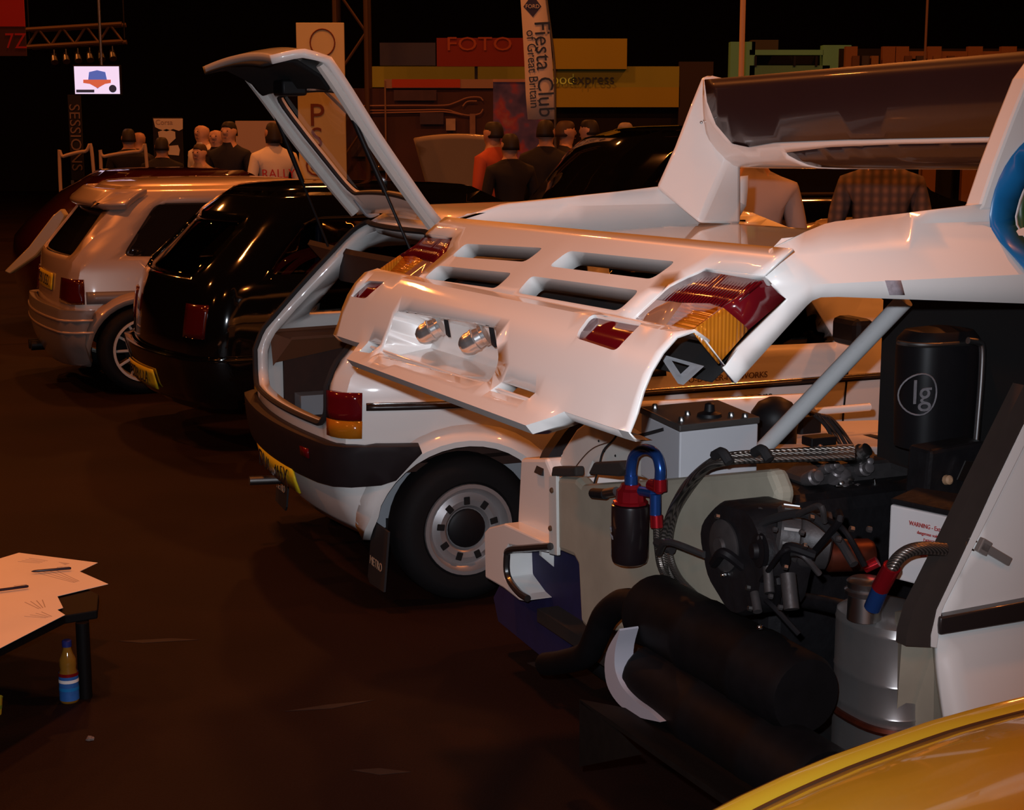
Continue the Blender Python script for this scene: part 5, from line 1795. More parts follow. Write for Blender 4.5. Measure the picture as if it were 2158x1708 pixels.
FRONT = ((1, 0, 0), (0, 0, 1))
TANB = mat('tan_banner_cloth', (0.55, 0.48, 0.30), 0.8, var=0.06, scale=4)
BRN = mat('brown_letter_print', (0.16, 0.035, 0.015), 0.7)
rt_, w, zt_, zb_ = board('banner', 'tall tan banner with vertical brown letters P and S', 'banner', 624, 48, 731, 378, 17.0, TANB)
for t_, px, py, sz in (('P', 668, 245, 0.34), ('S', 668, 292, 0.30), ('@', 668, 345, 0.26)):
    lettering('banner_letter', t_, sz, basis(R(rt_, px, py, 17.0, 0.026), *FRONT), BRN, rt_)
solidpart('banner_ring', lambda q: tube(q, [R(rt_, 680, 90, 17.0, 0.024) + Vector((math.cos(t) * 0.13, 0, math.sin(t) * 0.14)) for t in [2 * math.pi * i / 24 for i in range(25)]], 0.008, 6, 1), BRN, rt_)

# white feather banner
FEA = mat('white_banner_cloth', (0.62, 0.54, 0.48), 0.8)
ft = thing('feather_banner', 'white feather banner with vertical black club lettering', 'banner', (atY(1130, 0, 16.5).x, 16.5, 0))
Ls = [(1097, -60), (1097, 0), (1101, 60), (1105, 130), (1108, 200), (1112, 252)]
Rs = [(1146, -60), (1150, 0), (1158, 60), (1164, 130), (1168, 200), (1168, 252)]
solidpart('sail', lambda q: rings(q, [[R(ft, *a, 16.5), R(ft, *b, 16.5)] for a, b in zip(Ls, Rs)], close=False), FEA, ft, solid=0.006)
solidpart('pole', lambda q: tube(q, [Vector((0.20, 0.02, 0)), R(ft, 1170, 252, 16.5), R(ft, 1168, 130, 16.5), R(ft, 1152, 0, 16.5), R(ft, 1148, -60, 16.5)], 0.012, 8), STEEL, ft)
dm = solidpart('diamond_logo', lambda q: prism(q, [R(ft, 1122, -12, 16.5, 0.012), R(ft, 1141, 14, 16.5, 0.012), R(ft, 1123, 36, 16.5, 0.012), R(ft, 1103, 14, 16.5, 0.012)], (0, 0.006, 0)), mat('dark_blue_print', (0.02, 0.02, 0.07), 0.6), ft, smooth=False)
lettering('logo_text', 'FORD', 0.055, basis(R(ft, 1122, 14, 16.5, 0.02), *FRONT), FEA, dm)
dn = (R(ft, 1148, 200, 16.5) - R(ft, 1140, 50, 16.5)).normalized()
lettering('banner_text', 'Fiesta Club', 0.235, basis(R(ft, 1146, 146, 16.5, 0.014), dn, (1, 0, 0)), BLACKT, ft, 0.92)
lettering('banner_text', 'of Great Britain', 0.135, basis(R(ft, 1122, 146, 16.5, 0.014), dn, (1, 0, 0)), BLACKT, ft, 0.92)

# truss tower
def truss(name, label, a, b, wd, m, n):
    root = thing(name, label, 'truss', (a.x, a.y, 0))
    o_ = root.location.copy()
    d = (b - a)
    ux = Vector((1, 0, 0)) if abs(d.z) > abs(d.x) else Vector((0, 0, 1))
    uy = Vector((0, 1, 0))
    for s_, t_ in ((-1, -1), (1, -1), (-1, 1), (1, 1)):
        solidpart('chord', lambda q: rod(q, a - o_ + ux * s_ * wd / 2 + uy * t_ * wd / 2, b - o_ + ux * s_ * wd / 2 + uy * t_ * wd / 2, 0.035, n=8), m, root)
    for i in range(n):
        p, q2 = a.lerp(b, i / n) - o_, a.lerp(b, (i + 1) / n) - o_
        s_ = 1 if i % 2 else -1
        solidpart('brace', lambda q: rod(q, p + ux * s_ * wd / 2 - uy * wd / 2, q2 - ux * s_ * wd / 2 - uy * wd / 2, 0.02, n=6), m, root)
    return root


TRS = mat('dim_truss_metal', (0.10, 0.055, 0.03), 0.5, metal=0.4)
tb = atY(741, 0, 22)
truss('truss_tower', 'dark lattice truss tower behind the tan banner', Vector((tb.x, 22, 0)), Vector((tb.x, 22, 6.0)), 0.42, TRS, 10)
ta, tb = atY(62, 82, 24), atY(262, 70, 24)
tr_ = truss('lighting_truss', 'dim overhead lighting truss at the upper left', Vector((ta.x, 24, ta.z)), Vector((tb.x, 24, tb.z)), 0.25, TRS, 8)
tr_.location.z = 0
ORD = ('first', 'second', 'third', 'fourth', 'fifth', 'sixth')
for i, px in enumerate((118, 143, 168, 193, 217, 241)):
    p = Vector((atY(px, 96, 24).x, 24, 0))
    p.z = ta.z + (tb.z - ta.z) * (p.x - ta.x) / (tb.x - ta.x) - 0.185
    sl = thing('spotlight', ORD[i] + ' small spotlight from the left under the overhead truss', 'spotlight', (p.x, p.y - 0.125, p.z - 0.13), 0, 'spotlights on the overhead truss')
    solidpart('can', lambda q: lathe(q, (0, 0, 0), (0.2, -0.5, -0.6), [(-0.08, 0.04), (0.05, 0.05), (0.08, 0.055)], 12), STEEL, sl)
    solidpart('clamp', lambda q: rod(q, (0, 0, 0.02), (0, 0, 0.13), 0.012, n=6), STEEL, sl)
for s_ in (0, 1):
    p = Vector((ta.x, 24, 0)).lerp(Vector((tb.x, 24, 0)), s_)
    solidpart('hanger_cable', lambda q: rod(q, Vector((p.x - ta.x, 0, ta.z)), Vector((p.x - ta.x, 0, 12)), 0.01, n=6), BLACKP, tr_)

# hanging screen
tvl, tvr = atY(156, 140, 19), atY(253, 198, 19)
tv = thing('television', 'lit flat television hanging from a pole showing a shield logo', 'television', ((tvl.x + tvr.x) / 2, 19, 0))
w, hh, zc = tvr.x - tvl.x, tvl.z - tvr.z, (tvl.z + tvr.z) / 2
solidpart('case', lambda q: bx(q, (0, 0.03, zc), (w + 0.03, 0.06, hh + 0.03)), BLACKP, tv, smooth=False, bevel=0.006)
SCR = mat('lit_screen_white', (0.66, 0.62, 0.86), 0.4, emit=1.0)
solidpart('screen', lambda q: bx(q, (0, -0.002, zc), (w, 0.006, hh)), SCR, tv, smooth=False)
S3 = lambda px, py, d=0.008: Vector((atY(px, py, 19).x - tv.location.x, -d, atY(px, py, 19).z))
solidpart('shield_logo', lambda q: prism(q, [S3(*p) for p in ((188, 152), (205, 148), (222, 152), (226, 170), (206, 187), (186, 170))], (0, 0.003, 0)), mat('screen_blue', (0.07, 0.12, 0.42), 0.4, emit=0.9), tv, smooth=False)
solidpart('logo_band', lambda q: prism(q, [S3(*p, 0.012) for p in ((176, 168), (234, 168), (234, 175), (222, 177), (206, 186), (190, 177), (176, 175))], (0, 0.003, 0)), mat('screen_orange', (0.55, 0.12, 0.06), 0.4, emit=0.8), tv, smooth=False)
solidpart('screen_caption', lambda q: prism(q, [S3(*p) for p in ((161, 189), (199, 189), (199, 195), (161, 195))], (0, 0.003, 0)), mat('screen_dark', (0.03, 0.03, 0.05), 0.4, emit=0.5), tv, smooth=False)
solidpart('screen_badge', lambda q: lathe(q, S3(238, 187), (0, -1, 0), [(0, 0.045), (0.003, 0.045)], 16), MATS['screen_dark'], tv)
solidpart('hanging_pole', lambda q: rod(q, (0.05, 0.04, zc + hh / 2), (0.05, 0.04, 12), 0.018, n=8), STEEL, tv)

# red hanging banner
REDC = mat('red_banner_cloth', (0.30, 0.004, 0.003), 0.8)
ra, rb = atY(-60, -40, 15), atY(53, 56, 15)
hb_ = thing('hanging_banner', 'red banner hanging at the upper left corner', 'banner', ((ra.x + rb.x) / 2, 15, 0))
solidpart('red_field', lambda q: bx(q, (0, 0, (ra.z + rb.z) / 2), (rb.x - ra.x, 0.02, ra.z - rb.z)), REDC, hb_, smooth=False)
rc_ = atY(53, 118, 15)
solidpart('dark_field', lambda q: bx(q, (0, 0.004, (rb.z + rc_.z) / 2), (rb.x - ra.x, 0.02, rb.z - rc_.z)), mat('dark_red_cloth', (0.035, 0.003, 0.002), 0.8), hb_, smooth=False)
lettering('banner_text', '1 7Z', 0.20, basis(Vector((atY(18, 88, 15).x - hb_.location.x, -0.01, atY(18, 88, 15).z)), *FRONT), REDC, hb_, 0.9)
for s_ in (-1, 1):
    solidpart('cable', lambda q: rod(q, (s_ * 0.2, 0, ra.z), (s_ * 0.2, 0, 12), 0.008, n=6), BLACKP, hb_)

# narrow black banner with vertical letters
rt_, w, zt_, zb_ = board('banner', 'narrow black banner with vertical grey letters', 'banner', 143, 200, 178, 380, 20.0, TBLK)
lettering('banner_text', 'SESSIONS', 0.19, basis(R(rt_, 160, 290, 20.0, 0.03), (0, 0, -1), (1, 0, 0)), mat('dim_grey_print', (0.16, 0.10, 0.08), 0.7), rt_, 1.05)

# black display with white cut-outs
rt_, w, zt_, zb_ = board('display_board', 'black display board with a white header and white cut-out shapes', 'display', 322, 248, 388, 372, 20.4, TBLK)
WC = mat('white_card', (0.60, 0.52, 0.44), 0.8)
for q in (((324, 250), (386, 250), (386, 272), (378, 276), (366, 272), (352, 277), (336, 272), (328, 268)), ((334, 278), (352, 272), (370, 278), (371, 292), (362, 300), (356, 306), (346, 302), (336, 290)), ((352, 308), (376, 306), (380, 316), (378, 328), (356, 326))):
    solidpart('white_shape', lambda b: prism(b, [R(rt_, *p, 20.4, 0.03) for p in q], (0, 0.008, 0)), WC, rt_, smooth=False)
lettering('header_text', 'Corsa', 0.09, basis(R(rt_, 347, 258, 20.4, 0.034), *FRONT), TTAN, rt_)

board('notice_board', 'plain pale board standing behind the group of men', 'board', 496, 255, 588, 350, 20.0, mat('pale_board', (0.40, 0.30, 0.26), 0.75))
# framed glass screens
for (x0, x1, lab) in ((125, 205, 'framed glass screen behind the silver hatchback, left one'), (212, 318, 'framed glass screen with a leaning edge, right one')):
    a, b = atY(x0, 330, 16.0), atY(x1, 420, 16.0)
    gp = thing('glass_screen', lab, 'screen', ((a.x + b.x) / 2, 16.0, 0))
    w2 = (b.x - a.x) / 2
    solidpart('pane', lambda q: bx(q, (0, 0, a.z / 2 + 0.05), (w2 * 2, 0.01, a.z - 0.1)), PANE, gp, smooth=False)
    solidpart('frame', lambda q: tube(q, [Vector((-w2, 0, 0)), Vector((-w2, 0, a.z - 0.05)), Vector((-w2 + .04, 0, a.z)), Vector((w2 - 0.1, 0, a.z + 0.05)), Vector((w2 - .03, 0, a.z)), Vector((w2, 0, 0))], 0.018, 8), TTAN, gp)
    solidpart('base', lambda q: bx(q, (0, 0, 0.02), (w2 * 2, 0.4, 0.04)), STEEL, gp, smooth=False)

# food kiosk fascia
OLIVE = mat('olive_yellow_fascia', (0.23, 0.25, 0.03), 0.7)
OLIVE2 = mat('mustard_fascia', (0.28, 0.235, 0.012), 0.7)
YK = 26.0
ka, kb = atY(780, 140, YK), atY(1432, 228, YK)
kio = thing('food_kiosk', 'olive yellow food kiosk with lettered fascia', 'kiosk', ((ka.x + kb.x) / 2, YK, 0))
K = lambda px, py, d=0.0: Vector((atY(px, py, YK).x - kio.location.x, -d, atY(px, py, YK).z))
def slab(name, x0, y0, x1, y1, m, d0=0.0, d1=0.15, root=kio, KK=None):
    KK = KK or K
    a, b = KK(x0, y0), KK(x1, y1)
    return solidpart(name, lambda q: bx(q, ((a.x + b.x) / 2, -d0 + d1 / 2, (a.z + b.z) / 2), (b.x - a.x, d1, a.z - b.z)), m, root, smooth=False)
slab('fascia', 780, 140, 1432, 168, OLIVE)
slab('fascia_lower', 1165, 184, 1432, 226, OLIVE2)
slab('fascia_line', 780, 168, 1432, 184, OLIVE)
slab('sign_block', 1165, 82, 1320, 146, OLIVE2, 0.1)
slab('corner_post', 1432, 130, 1500, 300, mat('dim_violet_post', (0.022, 0.014, 0.020), 0.8))
slab('back_wall', 780, 226, 1432, 560, mat('dark_kiosk_wall', (0.012, 0.005, 0.003), 0.8), -0.3)
lettering('sign_text', 'food', 0.24, basis(K(1182, 168, 0.03), *FRONT), mat('pale_sign_print', (0.5, 0.8, 0.2), 0.7), kio)
lettering('sign_text', 'express', 0.24, basis(K(1249, 168, 0.03), *FRONT), BLACKT, kio, 0.95)
# red sign
ks = thing('fascia_sign', 'red fascia sign with cut-off pale letters', 'sign', (kio.location.x, YK - 0.6, 0))
K2 = lambda px, py, d=0.0: Vector((atY(px, py, YK - 0.6).x - ks.location.x, -d, atY(px, py, YK - 0.6).z))
slab('red_panel', 920, 80, 1106, 140, mat('red_sign_face', (0.15, 0.006, 0.002), 0.7), 0, 0.1, ks, K2)
slab('sign_post', 1000, 140, 1008, 565, BLACKP, -0.05, 0.08, ks, K2)
slab('dark_window', 800, 90, 918, 138, mat('dark_brown_window', (0.02, 0.010, 0.005), 0.4), 0, 0.1, ks, K2)
lettering('sign_text', 'FOTO', 0.30, basis(K2(1010, 94, 0.01), *FRONT), mat('dim_pale_letters', (0.27, 0.05, 0.012), 0.7), ks, 1.3)
# trade stand with red header
YS = 22.0
st_ = thing('trade_stand', 'dark red trade stand with white and red header and striped graphic', 'stand', (atY(920, 200, YS).x, YS, 0))
K3 = lambda px, py, d=0.0: Vector((atY(px, py, YS).x - st_.location.x, -d, atY(px, py, YS).z))
slab('header', 810, 167, 1046, 186, mat('pale_header', (0.33, 0.20, 0.13), 0.7), 0, 0.1, st_, K3)
slab('header_red', 826, 167, 970, 185, mat('orange_red_header', (0.42, 0.045, 0.008), 0.7), 0.02, 0.1, st_, K3)
slab('back_panel', 722, 186, 1040, 515, mat('dark_graphic_wall', (0.05, 0.014, 0.010), 0.7, var=0.5, scale=1.5), -0.05, 0.08, st_, K3)
slab('post', 810, 170, 818, 515, mat('pale_post', (0.25, 0.13, 0.07), 0.7), 0.03, 0.06, st_, K3)
LINE = mat('pale_graphic_line', (0.34, 0.17, 0.11), 0.7)
for pts in (((722, 224), (860, 222), (935, 222), (960, 216), (985, 206), (1010, 205), (1018, 212)), ((722, 233), (860, 232), (935, 231), (960, 237), (985, 243), (1010, 240), (1018, 230)), ((975, 224), (985, 214), (1005, 213)), ((722, 240), (900, 236), (940, 236), (975, 242))):
    solidpart('graphic_line', lambda q: tube(q, [K3(*p, 0.0) for p in pts], 0.010, 6, 4), LINE, st_)
for x0, y0, x1, y1, m in ((885, 238, 935, 262, (0.05, 0.03, 0.05)), (830, 190, 920, 212, (0.06, 0.03, 0.04)), (940, 250, 960, 275, (0.40, 0.28, 0.20)), (990, 240, 1002, 285, (0.22, 0.12, 0.08)), (740, 290, 800, 330, (0.06, 0.035, 0.03)), (770, 330, 815, 360, (0.05, 0.04, 0.04))):
    slab('stand_picture', x0, y0, x1, y1, mat('picture_%d' % x0, m, 0.7, var=0.5, scale=6), 0.02, 0.03, st_, K3)
# blue poster on a roller stand
def poster_mat():
    m = mat('blue_red_poster', (0.05, 0.04, 0.12), 0.6)
    nt = m.node_tree
    b = nt.nodes['Principled BSDF']
    tc_ = nt.nodes.new('ShaderNodeTexCoord')
    n = nt.nodes.new('ShaderNodeTexNoise')
    n.inputs['Scale'].default_value = 3.2
    n.inputs['Detail'].default_value = 3
    nt.links.new(tc_.outputs['Object'], n.inputs['Vector'])
    r = nt.nodes.new('ShaderNodeValToRGB')
    r.color_ramp.elements[0].position = 0.38
    r.color_ramp.elements[0].color = (0.030, 0.022, 0.085, 1)
    r.color_ramp.elements[1].position = 0.66
    r.color_ramp.elements[1].color = (0.28, 0.12, 0.09, 1)
    e = r.color_ramp.elements.new(0.50)
    e.color = (0.085, 0.05, 0.13, 1)
    e = r.color_ramp.elements.new(0.57)
    e.color = (0.26, 0.03, 0.03, 1)
    nt.links.new(n.outputs['Fac'], r.inputs['Fac'])
    nt.links.new(r.outputs['Color'], b.inputs['Base Color'])
    return m
rt_, w, zt_, zb_ = board('poster_stand', 'blue and red poster on a roller stand', 'poster', 1039, 170, 1149, 385, 17.0, poster_mat(), 0.02)
solidpart('top_rail', lambda q: bx(q, (0, 0, zt_), (w, 0.04, 0.03)), LINE, rt_, smooth=False)
# pale green stand, poles and shelving to the right
GRN = mat('pale_green_frame', (0.13, 0.42, 0.28), 0.6)
YG = 21.0
gs_ = thing('exhibition_stand', 'pale green framed stand behind the rear wing', 'stand', (atY(1660, 120, YG).x, YG, 0))
K4 = lambda px, py, d=0.0: Vector((atY(px, py, YG).x - gs_.location.x, -d, atY(px, py, YG).z))
slab('post', 1540, 88, 1580, 541, GRN, 0, 0.2, gs_, K4)
slab('post', 1735, 95, 1778, 541, GRN, 0, 0.2, gs_, K4)
slab('rail', 1580, 105, 1735, 116, GRN, 0, 0.1, gs_, K4)
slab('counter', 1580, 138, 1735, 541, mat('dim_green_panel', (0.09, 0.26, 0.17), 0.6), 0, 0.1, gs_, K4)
slab('recess', 1580, 116, 1735, 140, DARK, -0.3, 0.1, gs_, K4)
for x in (1590, 1672, 1718):
    slab('upright', x, 118, x + 4, 140, BLACKP, 0.02, 0.05, gs_, K4)
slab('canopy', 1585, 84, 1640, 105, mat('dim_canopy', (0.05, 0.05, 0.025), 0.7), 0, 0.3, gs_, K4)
pp = atY(1566, 0, 15.0)
pole = solidpart('flag_pole', lambda q: (rod(q, (0, 0, 0), (0, 0, 6.0), 0.026, n=12), bx(q, (0, 0, 0.02), (0.4, 0.4, 0.04))), mat('cream_pole', (0.55, 0.36, 0.22), 0.5), None)
pole.location = (pp.x, 15.0, 0)
tag(pole, 'thick cream pole in front of the pale green stand', 'pole')
pp = atY(1952, 60, 18.0)
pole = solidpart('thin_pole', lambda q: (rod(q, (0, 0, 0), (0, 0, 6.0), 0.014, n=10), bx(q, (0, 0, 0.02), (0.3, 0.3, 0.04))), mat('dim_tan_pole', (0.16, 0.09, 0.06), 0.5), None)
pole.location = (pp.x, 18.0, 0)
tag(pole, 'thin dim pole above the rear wing at the right', 'pole')
YR = 20.0
sh_ = thing('shelving', 'brown lit shelving at the upper right behind the wing', 'shelving', (atY(1970, 120, YR).x, YR, 0))
K5 = lambda px, py, d=0.0: Vector((atY(px, py, YR).x - sh_.location.x, -d, atY(px, py, YR).z))
BRW = mat('amber_brown_wood', (0.20, 0.085, 0.025), 0.6)
slab('top_shelf', 1890, 108, 2300, 124, BRW, 0, 0.3, sh_, K5)
slab('lower_shelf', 1780, 140, 2300, 150, BRW, 0, 0.3, sh_, K5)
slab('back', 1780, 100, 2300, 520, DARK, -0.3, 0.05, sh_, K5)
for x in (1782, 1860, 1888, 1955, 2040, 2110):
    slab('upright', x, 98, x + 9, 520, BRW, 0.02, 0.1, sh_, K5)
for i, x in enumerate((1795, 1815, 1835, 1905, 1930, 1965, 1995)):
    slab('shelf_item', x, 118, x + 14, 140, mat('shelf_item_%d' % (i % 3), ((0.10, 0.04, 0.01), (0.04, 0.03, 0.03), (0.20, 0.10, 0.03))[i % 3], 0.6), 0.05, 0.1, sh_, K5)

# ------------------------------------------------------------------ cars further back
CREAM = mat('cream_paint', (0.42, 0.33, 0.22), 0.35, coat=0.8)
def open_bonnet_car(label, px, Y, rzv, m, open_=True):
    p = atY(px, 400, Y)
    root = thing('parked_car', label, 'car', (p.x, Y, 0), rzv)
    h = Hatch(root, [(0.2, 0.1), (0.5, 0.0), (0.85, 0.05), (1.25, 0.5), (1.33, 0.65)],
              [(0.2, 0.74), (0.6, 0.80), (0.9, 0.77), (1.26, 0.62), (1.33, 0.52)],
              [(0.2, 3.6), (0.6, 3.7), (0.80, 3.5), (0.92, 2.6), (1.28, 1.95), (1.33, 1.85)], rc=0.15)
    hs = [rounded(h.side(q, r), 0.05) for r in (True, False) for q in ([(0.55, 0.95), (1.2, 0.95), (1.2, 1.23), (0.8, 1.23)], [(1.28, 0.95), (2.1, 0.93), (1.85, 1.23), (1.28, 1.23)])]
    h.body(m, 0.22, 1.33, (0.65, 3.0), hs, step=0.12)
    for q in hs:
        h.patch('side_window', q, GLASSD, -0.015, 0.004, step=0.12)
    for wx in (0.65, 3.0):
        for sg in (-1, 1):
            car_wheel(root, (wx, sg * 0.70, 0.29), sg, 0.29, 0.19, 0.18, 'spoke', ALU) if Y < 9 else wheel(root, (wx, sg * 0.70, 0.29), sg, 0.29, 0.12, 0.18)
    if open_:
        solidpart('bonnet', lambda b: sheet(b, [(-0.62, 0.0), (0.62, 0.0), (0.60, 0.95), (-0.60, 0.95)], [], lambda a, s: Vector((2.55 + s * 0.35, a, 0.93 + s * 0.70 + 0.05 * (1 - (a / 0.62) ** 2))), 0.12), m, root, solid=0.03)
    return root


cb = open_bonnet_car('dark car with its cream bonnet raised, seen past the tailgate', 1228, 20.3, math.radians(238), BLK)
for ch in cb.children:
    if ch.name.startswith('bonnet'):
        ch.data.materials[0] = CREAM
# tall black off-roader, its sloping screen towards the tailgate
pz = atY(1125, 400, 13.2)
su = thing('parked_car', 'tall glossy black vehicle with a high roof in front of the crowd', 'car', (pz.x, 13.2, 0), math.radians(18))
h = Hatch(su, [(0.3, 0.1), (0.9, 0.0), (1.05, 0.12), (1.60, 0.55), (1.66, 0.66), (1.70, 0.85)], [(0.3, 0.80), (0.6, 0.86), (1.1, 0.84), (1.62, 0.72), (1.70, 0.60)],
          [(0.3, 3.9), (0.9, 4.0), (1.05, 3.9), (1.15, 3.4), (1.62, 2.9), (1.70, 2.7)], rc=0.18)
sh4 = [rounded(h.side(q, r), 0.05) for r in (True, False) for q in ([(0.7, 1.15), (1.5, 1.15), (1.5, 1.56), (1.0, 1.56)], [(1.6, 1.15), (2.9, 1.15), (2.7, 1.56), (1.6, 1.56)])]
h.body(BLK, 0.3, 1.70, (0.8, 3.1), sh4, R=0.40, step=0.12, zarch=0.35)
for q in sh4:
    h.patch('side_window', q, GLASSD, -0.015, 0.004, step=0.12)
for wx in (0.8, 3.1):
    for sg in (-1, 1):
        wheel(su, (wx, sg * 0.74, 0.36), sg, 0.36, 0.15, 0.22)
# cream roadster low behind the wing gap
pz = atY(1590, 460, 11.4)
ro = thing('roadster_car', 'low cream open car seen through the gap under the rear wing', 'car', (pz.x, 11.4, 0), math.radians(12))
h = Hatch(ro, [(0.2, 0.1), (0.5, 0.0), (0.8, 0.1), (0.98, 0.4), (1.02, 0.6)], [(0.2, 0.72), (0.6, 0.80), (0.85, 0.76), (0.98, 0.66), (1.02, 0.55)],
          [(0.2, 3.6), (0.6, 3.7), (0.75, 3.5), (0.95, 2.6), (1.02, 1.6)], rc=0.2)
h.body(mat('warm_cream_paint', (0.50, 0.36, 0.20), 0.35, coat=0.8), 0.2, 1.02, (0.65, 2.9), [], step=0.12)
for wx in (0.65, 2.9):
    for sg in (-1, 1):
        wheel(ro, (wx, sg * 0.70, 0.28), sg, 0.28, 0.12, 0.18)
# maroon car at the left edge, gold-lit hatch edge
MAR = mat('maroon_paint', (0.030, 0.003, 0.003), 0.15, coat=1.0)
C_O = Vector((atY(40, 400, 13.6).x, 13.6, 0))
cp = thing('coupe_car', 'dark maroon car with a gold-lit hatch edge at the left edge', 'car', C_O, math.radians(25))
h = Hatch(cp, [(0.2, 0.1), (0.5, 0.0), (0.80, 0.05), (1.15, 0.45), (1.33, 0.75)], [(0.2, 0.72), (0.6, 0.80), (0.85, 0.77), (1.25, 0.62), (1.33, 0.52)],
          [(0.2, 3.7), (0.6, 3.8), (0.75, 3.6), (0.88, 2.6), (1.28, 1.95), (1.33, 1.85)], rc=0.15)
chs = [rounded(h.side(q, r), 0.05) for r in (True, False) for q in ([(0.55, 0.92), (1.2, 0.92), (1.2, 1.24), (0.85, 1.24)], [(1.28, 0.92), (2.1, 0.92), (1.85, 1.24), (1.28, 1.24)])]
h.body(MAR, 0.2, 1.33, (0.65, 3.0), chs, step=0.12)
for q in chs:
    h.patch('side_window', q, GLASSD, -0.015, 0.004, step=0.12)
for wx in (0.65, 3.0):
    for sg in (-1, 1):
        wheel(cp, (wx, sg * 0.70, 0.29), sg, 0.29, 0.12, 0.18)
GOLD = mat('gold_lit_edge', (0.34, 0.26, 0.12), 0.35, coat=0.8)  # lamplight on the hatch edge, put into its colour
gl, gr = [(8, 572), (60, 520), (110, 455), (128, 440)], [(20, 578), (75, 540), (118, 490), (138, 455)]
def hatch_edge(b):
    rr = []
    Ri = Matrix.Rotation(-math.radians(25), 3, 'Z')
    for a, c in zip(gl, gr):
        k = (a[0] - 8) / 120.0
        A, B = atY(*a, 12.55 + 0.2 * k), atY(*c, 12.55 + 0.2 * k)
        rr.append([Ri @ (p - C_O) for p in (A, B, B + Vector((0.02, 0.06, 0)), A + Vector((0.02, 0.06, 0)))])
    rings(b, rr)
solidpart('hatch_edge', hatch_edge, GOLD, cp, bevel=0.01)

# ------------------------------------------------------------------ yellow car in the foreground
YEL = mat('yellow_ochre_paint', (0.46, 0.36, 0.025), 0.22, coat=1.0, var=0.03, scale=3)
yc = thing('yellow_car', 'ochre yellow car front wing and bonnet in the near right corner', 'car', (0.9, 1.55, 0))
edge_px = [(1380, 1775), (1470, 1722), (1560, 1674), (1650, 1632), (1750, 1590), (1860, 1550), (1960, 1516), (2060, 1488), (2158, 1464), (2300, 1434), (2500, 1400)]
zz = 0.86
EP = []
for i, p in enumerate(edge_px):
    k = i / (len(edge_px) - 1)
    EP.append(atZ(p[0], p[1], 0.80 + 0.10 * math.sin(k * 1.5)))
YO = Vector((0.9, 1.55, 0))
NS = 10
def ybody(b):
    rr = []
    for i, p in enumerate(EP):
        k = i / (len(EP) - 1)
        d = (EP[min(i + 1, len(EP) - 1)] - EP[max(i - 1, 0)]).normalized()
        n_ = Vector((d.y, -d.x, 0)).normalized()           # towards the camera
        ring = []
        # far flank going down, rolled edge, then bonnet crown towards the camera
        for s_, dz in ((-0.045, -0.62), (-0.045, -0.30), (-0.035, -0.10), (-0.018, -0.03), (-0.006, -0.006), (0.006, 0.0)):
            ring.append(p - YO + n_ * s_ + Vector((0, 0, dz)))
        for s_, dz in ((0.03, -0.004), (0.038, -0.010), (0.046, -0.004), (0.09, 0.012), (0.18, 0.034), (0.30, 0.050), (0.45, 0.058), (0.62, 0.058), (0.82, 0.05), (1.0, 0.035), (1.06, -0.02), (1.08, -0.5)):
            ring.append(p - YO + n_ * s_ + Vector((0, 0, dz)))
        rr.append(ring)
    rings(b, rr, close=False)
solidpart('wing_and_bonnet', ybody, YEL, yc, solid=0.004)
def ygap(b):
    P_ = []
    for i, p in enumerate(EP):
        d = (EP[min(i + 1, len(EP) - 1)] - EP[max(i - 1, 0)]).normalized()
        n_ = Vector((d.y, -d.x, 0)).normalized()
        P_.append(p - YO + n_ * 0.038 + Vector((0, 0, -0.0085)))
    tube(b, P_, 0.004, 6, 2)
solidpart('shut_line', ygap, mat('dark_seam', (0.05, 0.02, 0.005), 0.6), yc)
solidpart('sill', lambda b: rings(b, [[p - YO + Vector((0, 0, z - p.z)) + Vector((0.0, -0.06, 0)) for z in (0.30, 0.02)] for p in EP], close=False), BLACKP, yc, solid=0.02)

# ------------------------------------------------------------------ table with papers, bottle on the floor
TBL = mat('dark_table', (0.004, 0.003, 0.003), 0.6, spec=0.15)
tz = 0.27
tp = [atZ(x, y, tz) for x, y in ((205, 1262), (210, 1285), (-330, 1480), (-420, 1180))]
table = thing('table', 'small dark table at the left edge covered with papers', 'table', (-1.7, 4.9, 0))
TO = Vector((-1.7, 4.9, 0))
solidpart('table_top', lambda b: prism(b, [Vector((p.x, p.y, tz - 0.03)) - TO for p in (atZ(208, 1252, tz), atZ(205, 1285, tz), atZ(136, 1296, tz), atZ(0, 1364, tz), atZ(-380, 1560, tz), atZ(-480, 1230, tz), atZ(-60, 1180, tz), atZ(100, 1195, tz))], (0, 0, 0.028)), TBL, table, smooth=False, bevel=0.004)
lp_ = atZ(172, 1292, tz)
for dx, dy in ((0, 0), (-0.55, -0.20), (-0.60, 0.22), (-0.05, 0.18)):
    solidpart('leg', lambda b: rod(b, Vector((lp_.x + dx, lp_.y + dy, 0)) - TO, Vector((lp_.x + dx, lp_.y + dy, tz - 0.03)) - TO, 0.02, n=10), TBL, table)
PAP = mat('white_paper', (0.72, 0.66, 0.60), 0.8, var=0.04, scale=8)
PRT = mat('faint_print', (0.40, 0.33, 0.28), 0.8)
sheets = (
    ('printed sheet at the back of the pile with its corner pointing right', [(40, 1166), (206, 1187), (150, 1214), (-150, 1300), (-140, 1220)]),
    ('printed sheet with a sharp right corner over the table edge', [(110, 1180), (228, 1232), (120, 1258), (-120, 1330), (-120, 1250)]),
    ('sheet lying under the near one in the paper pile', [(118, 1252), (133, 1282), (20, 1320), (-160, 1370), (-160, 1290)]),
    ('nearest sheet of the pile reaching to the left edge', [(108, 1278), (137, 1297), (80, 1326), (-140, 1440), (-170, 1350)]),
)
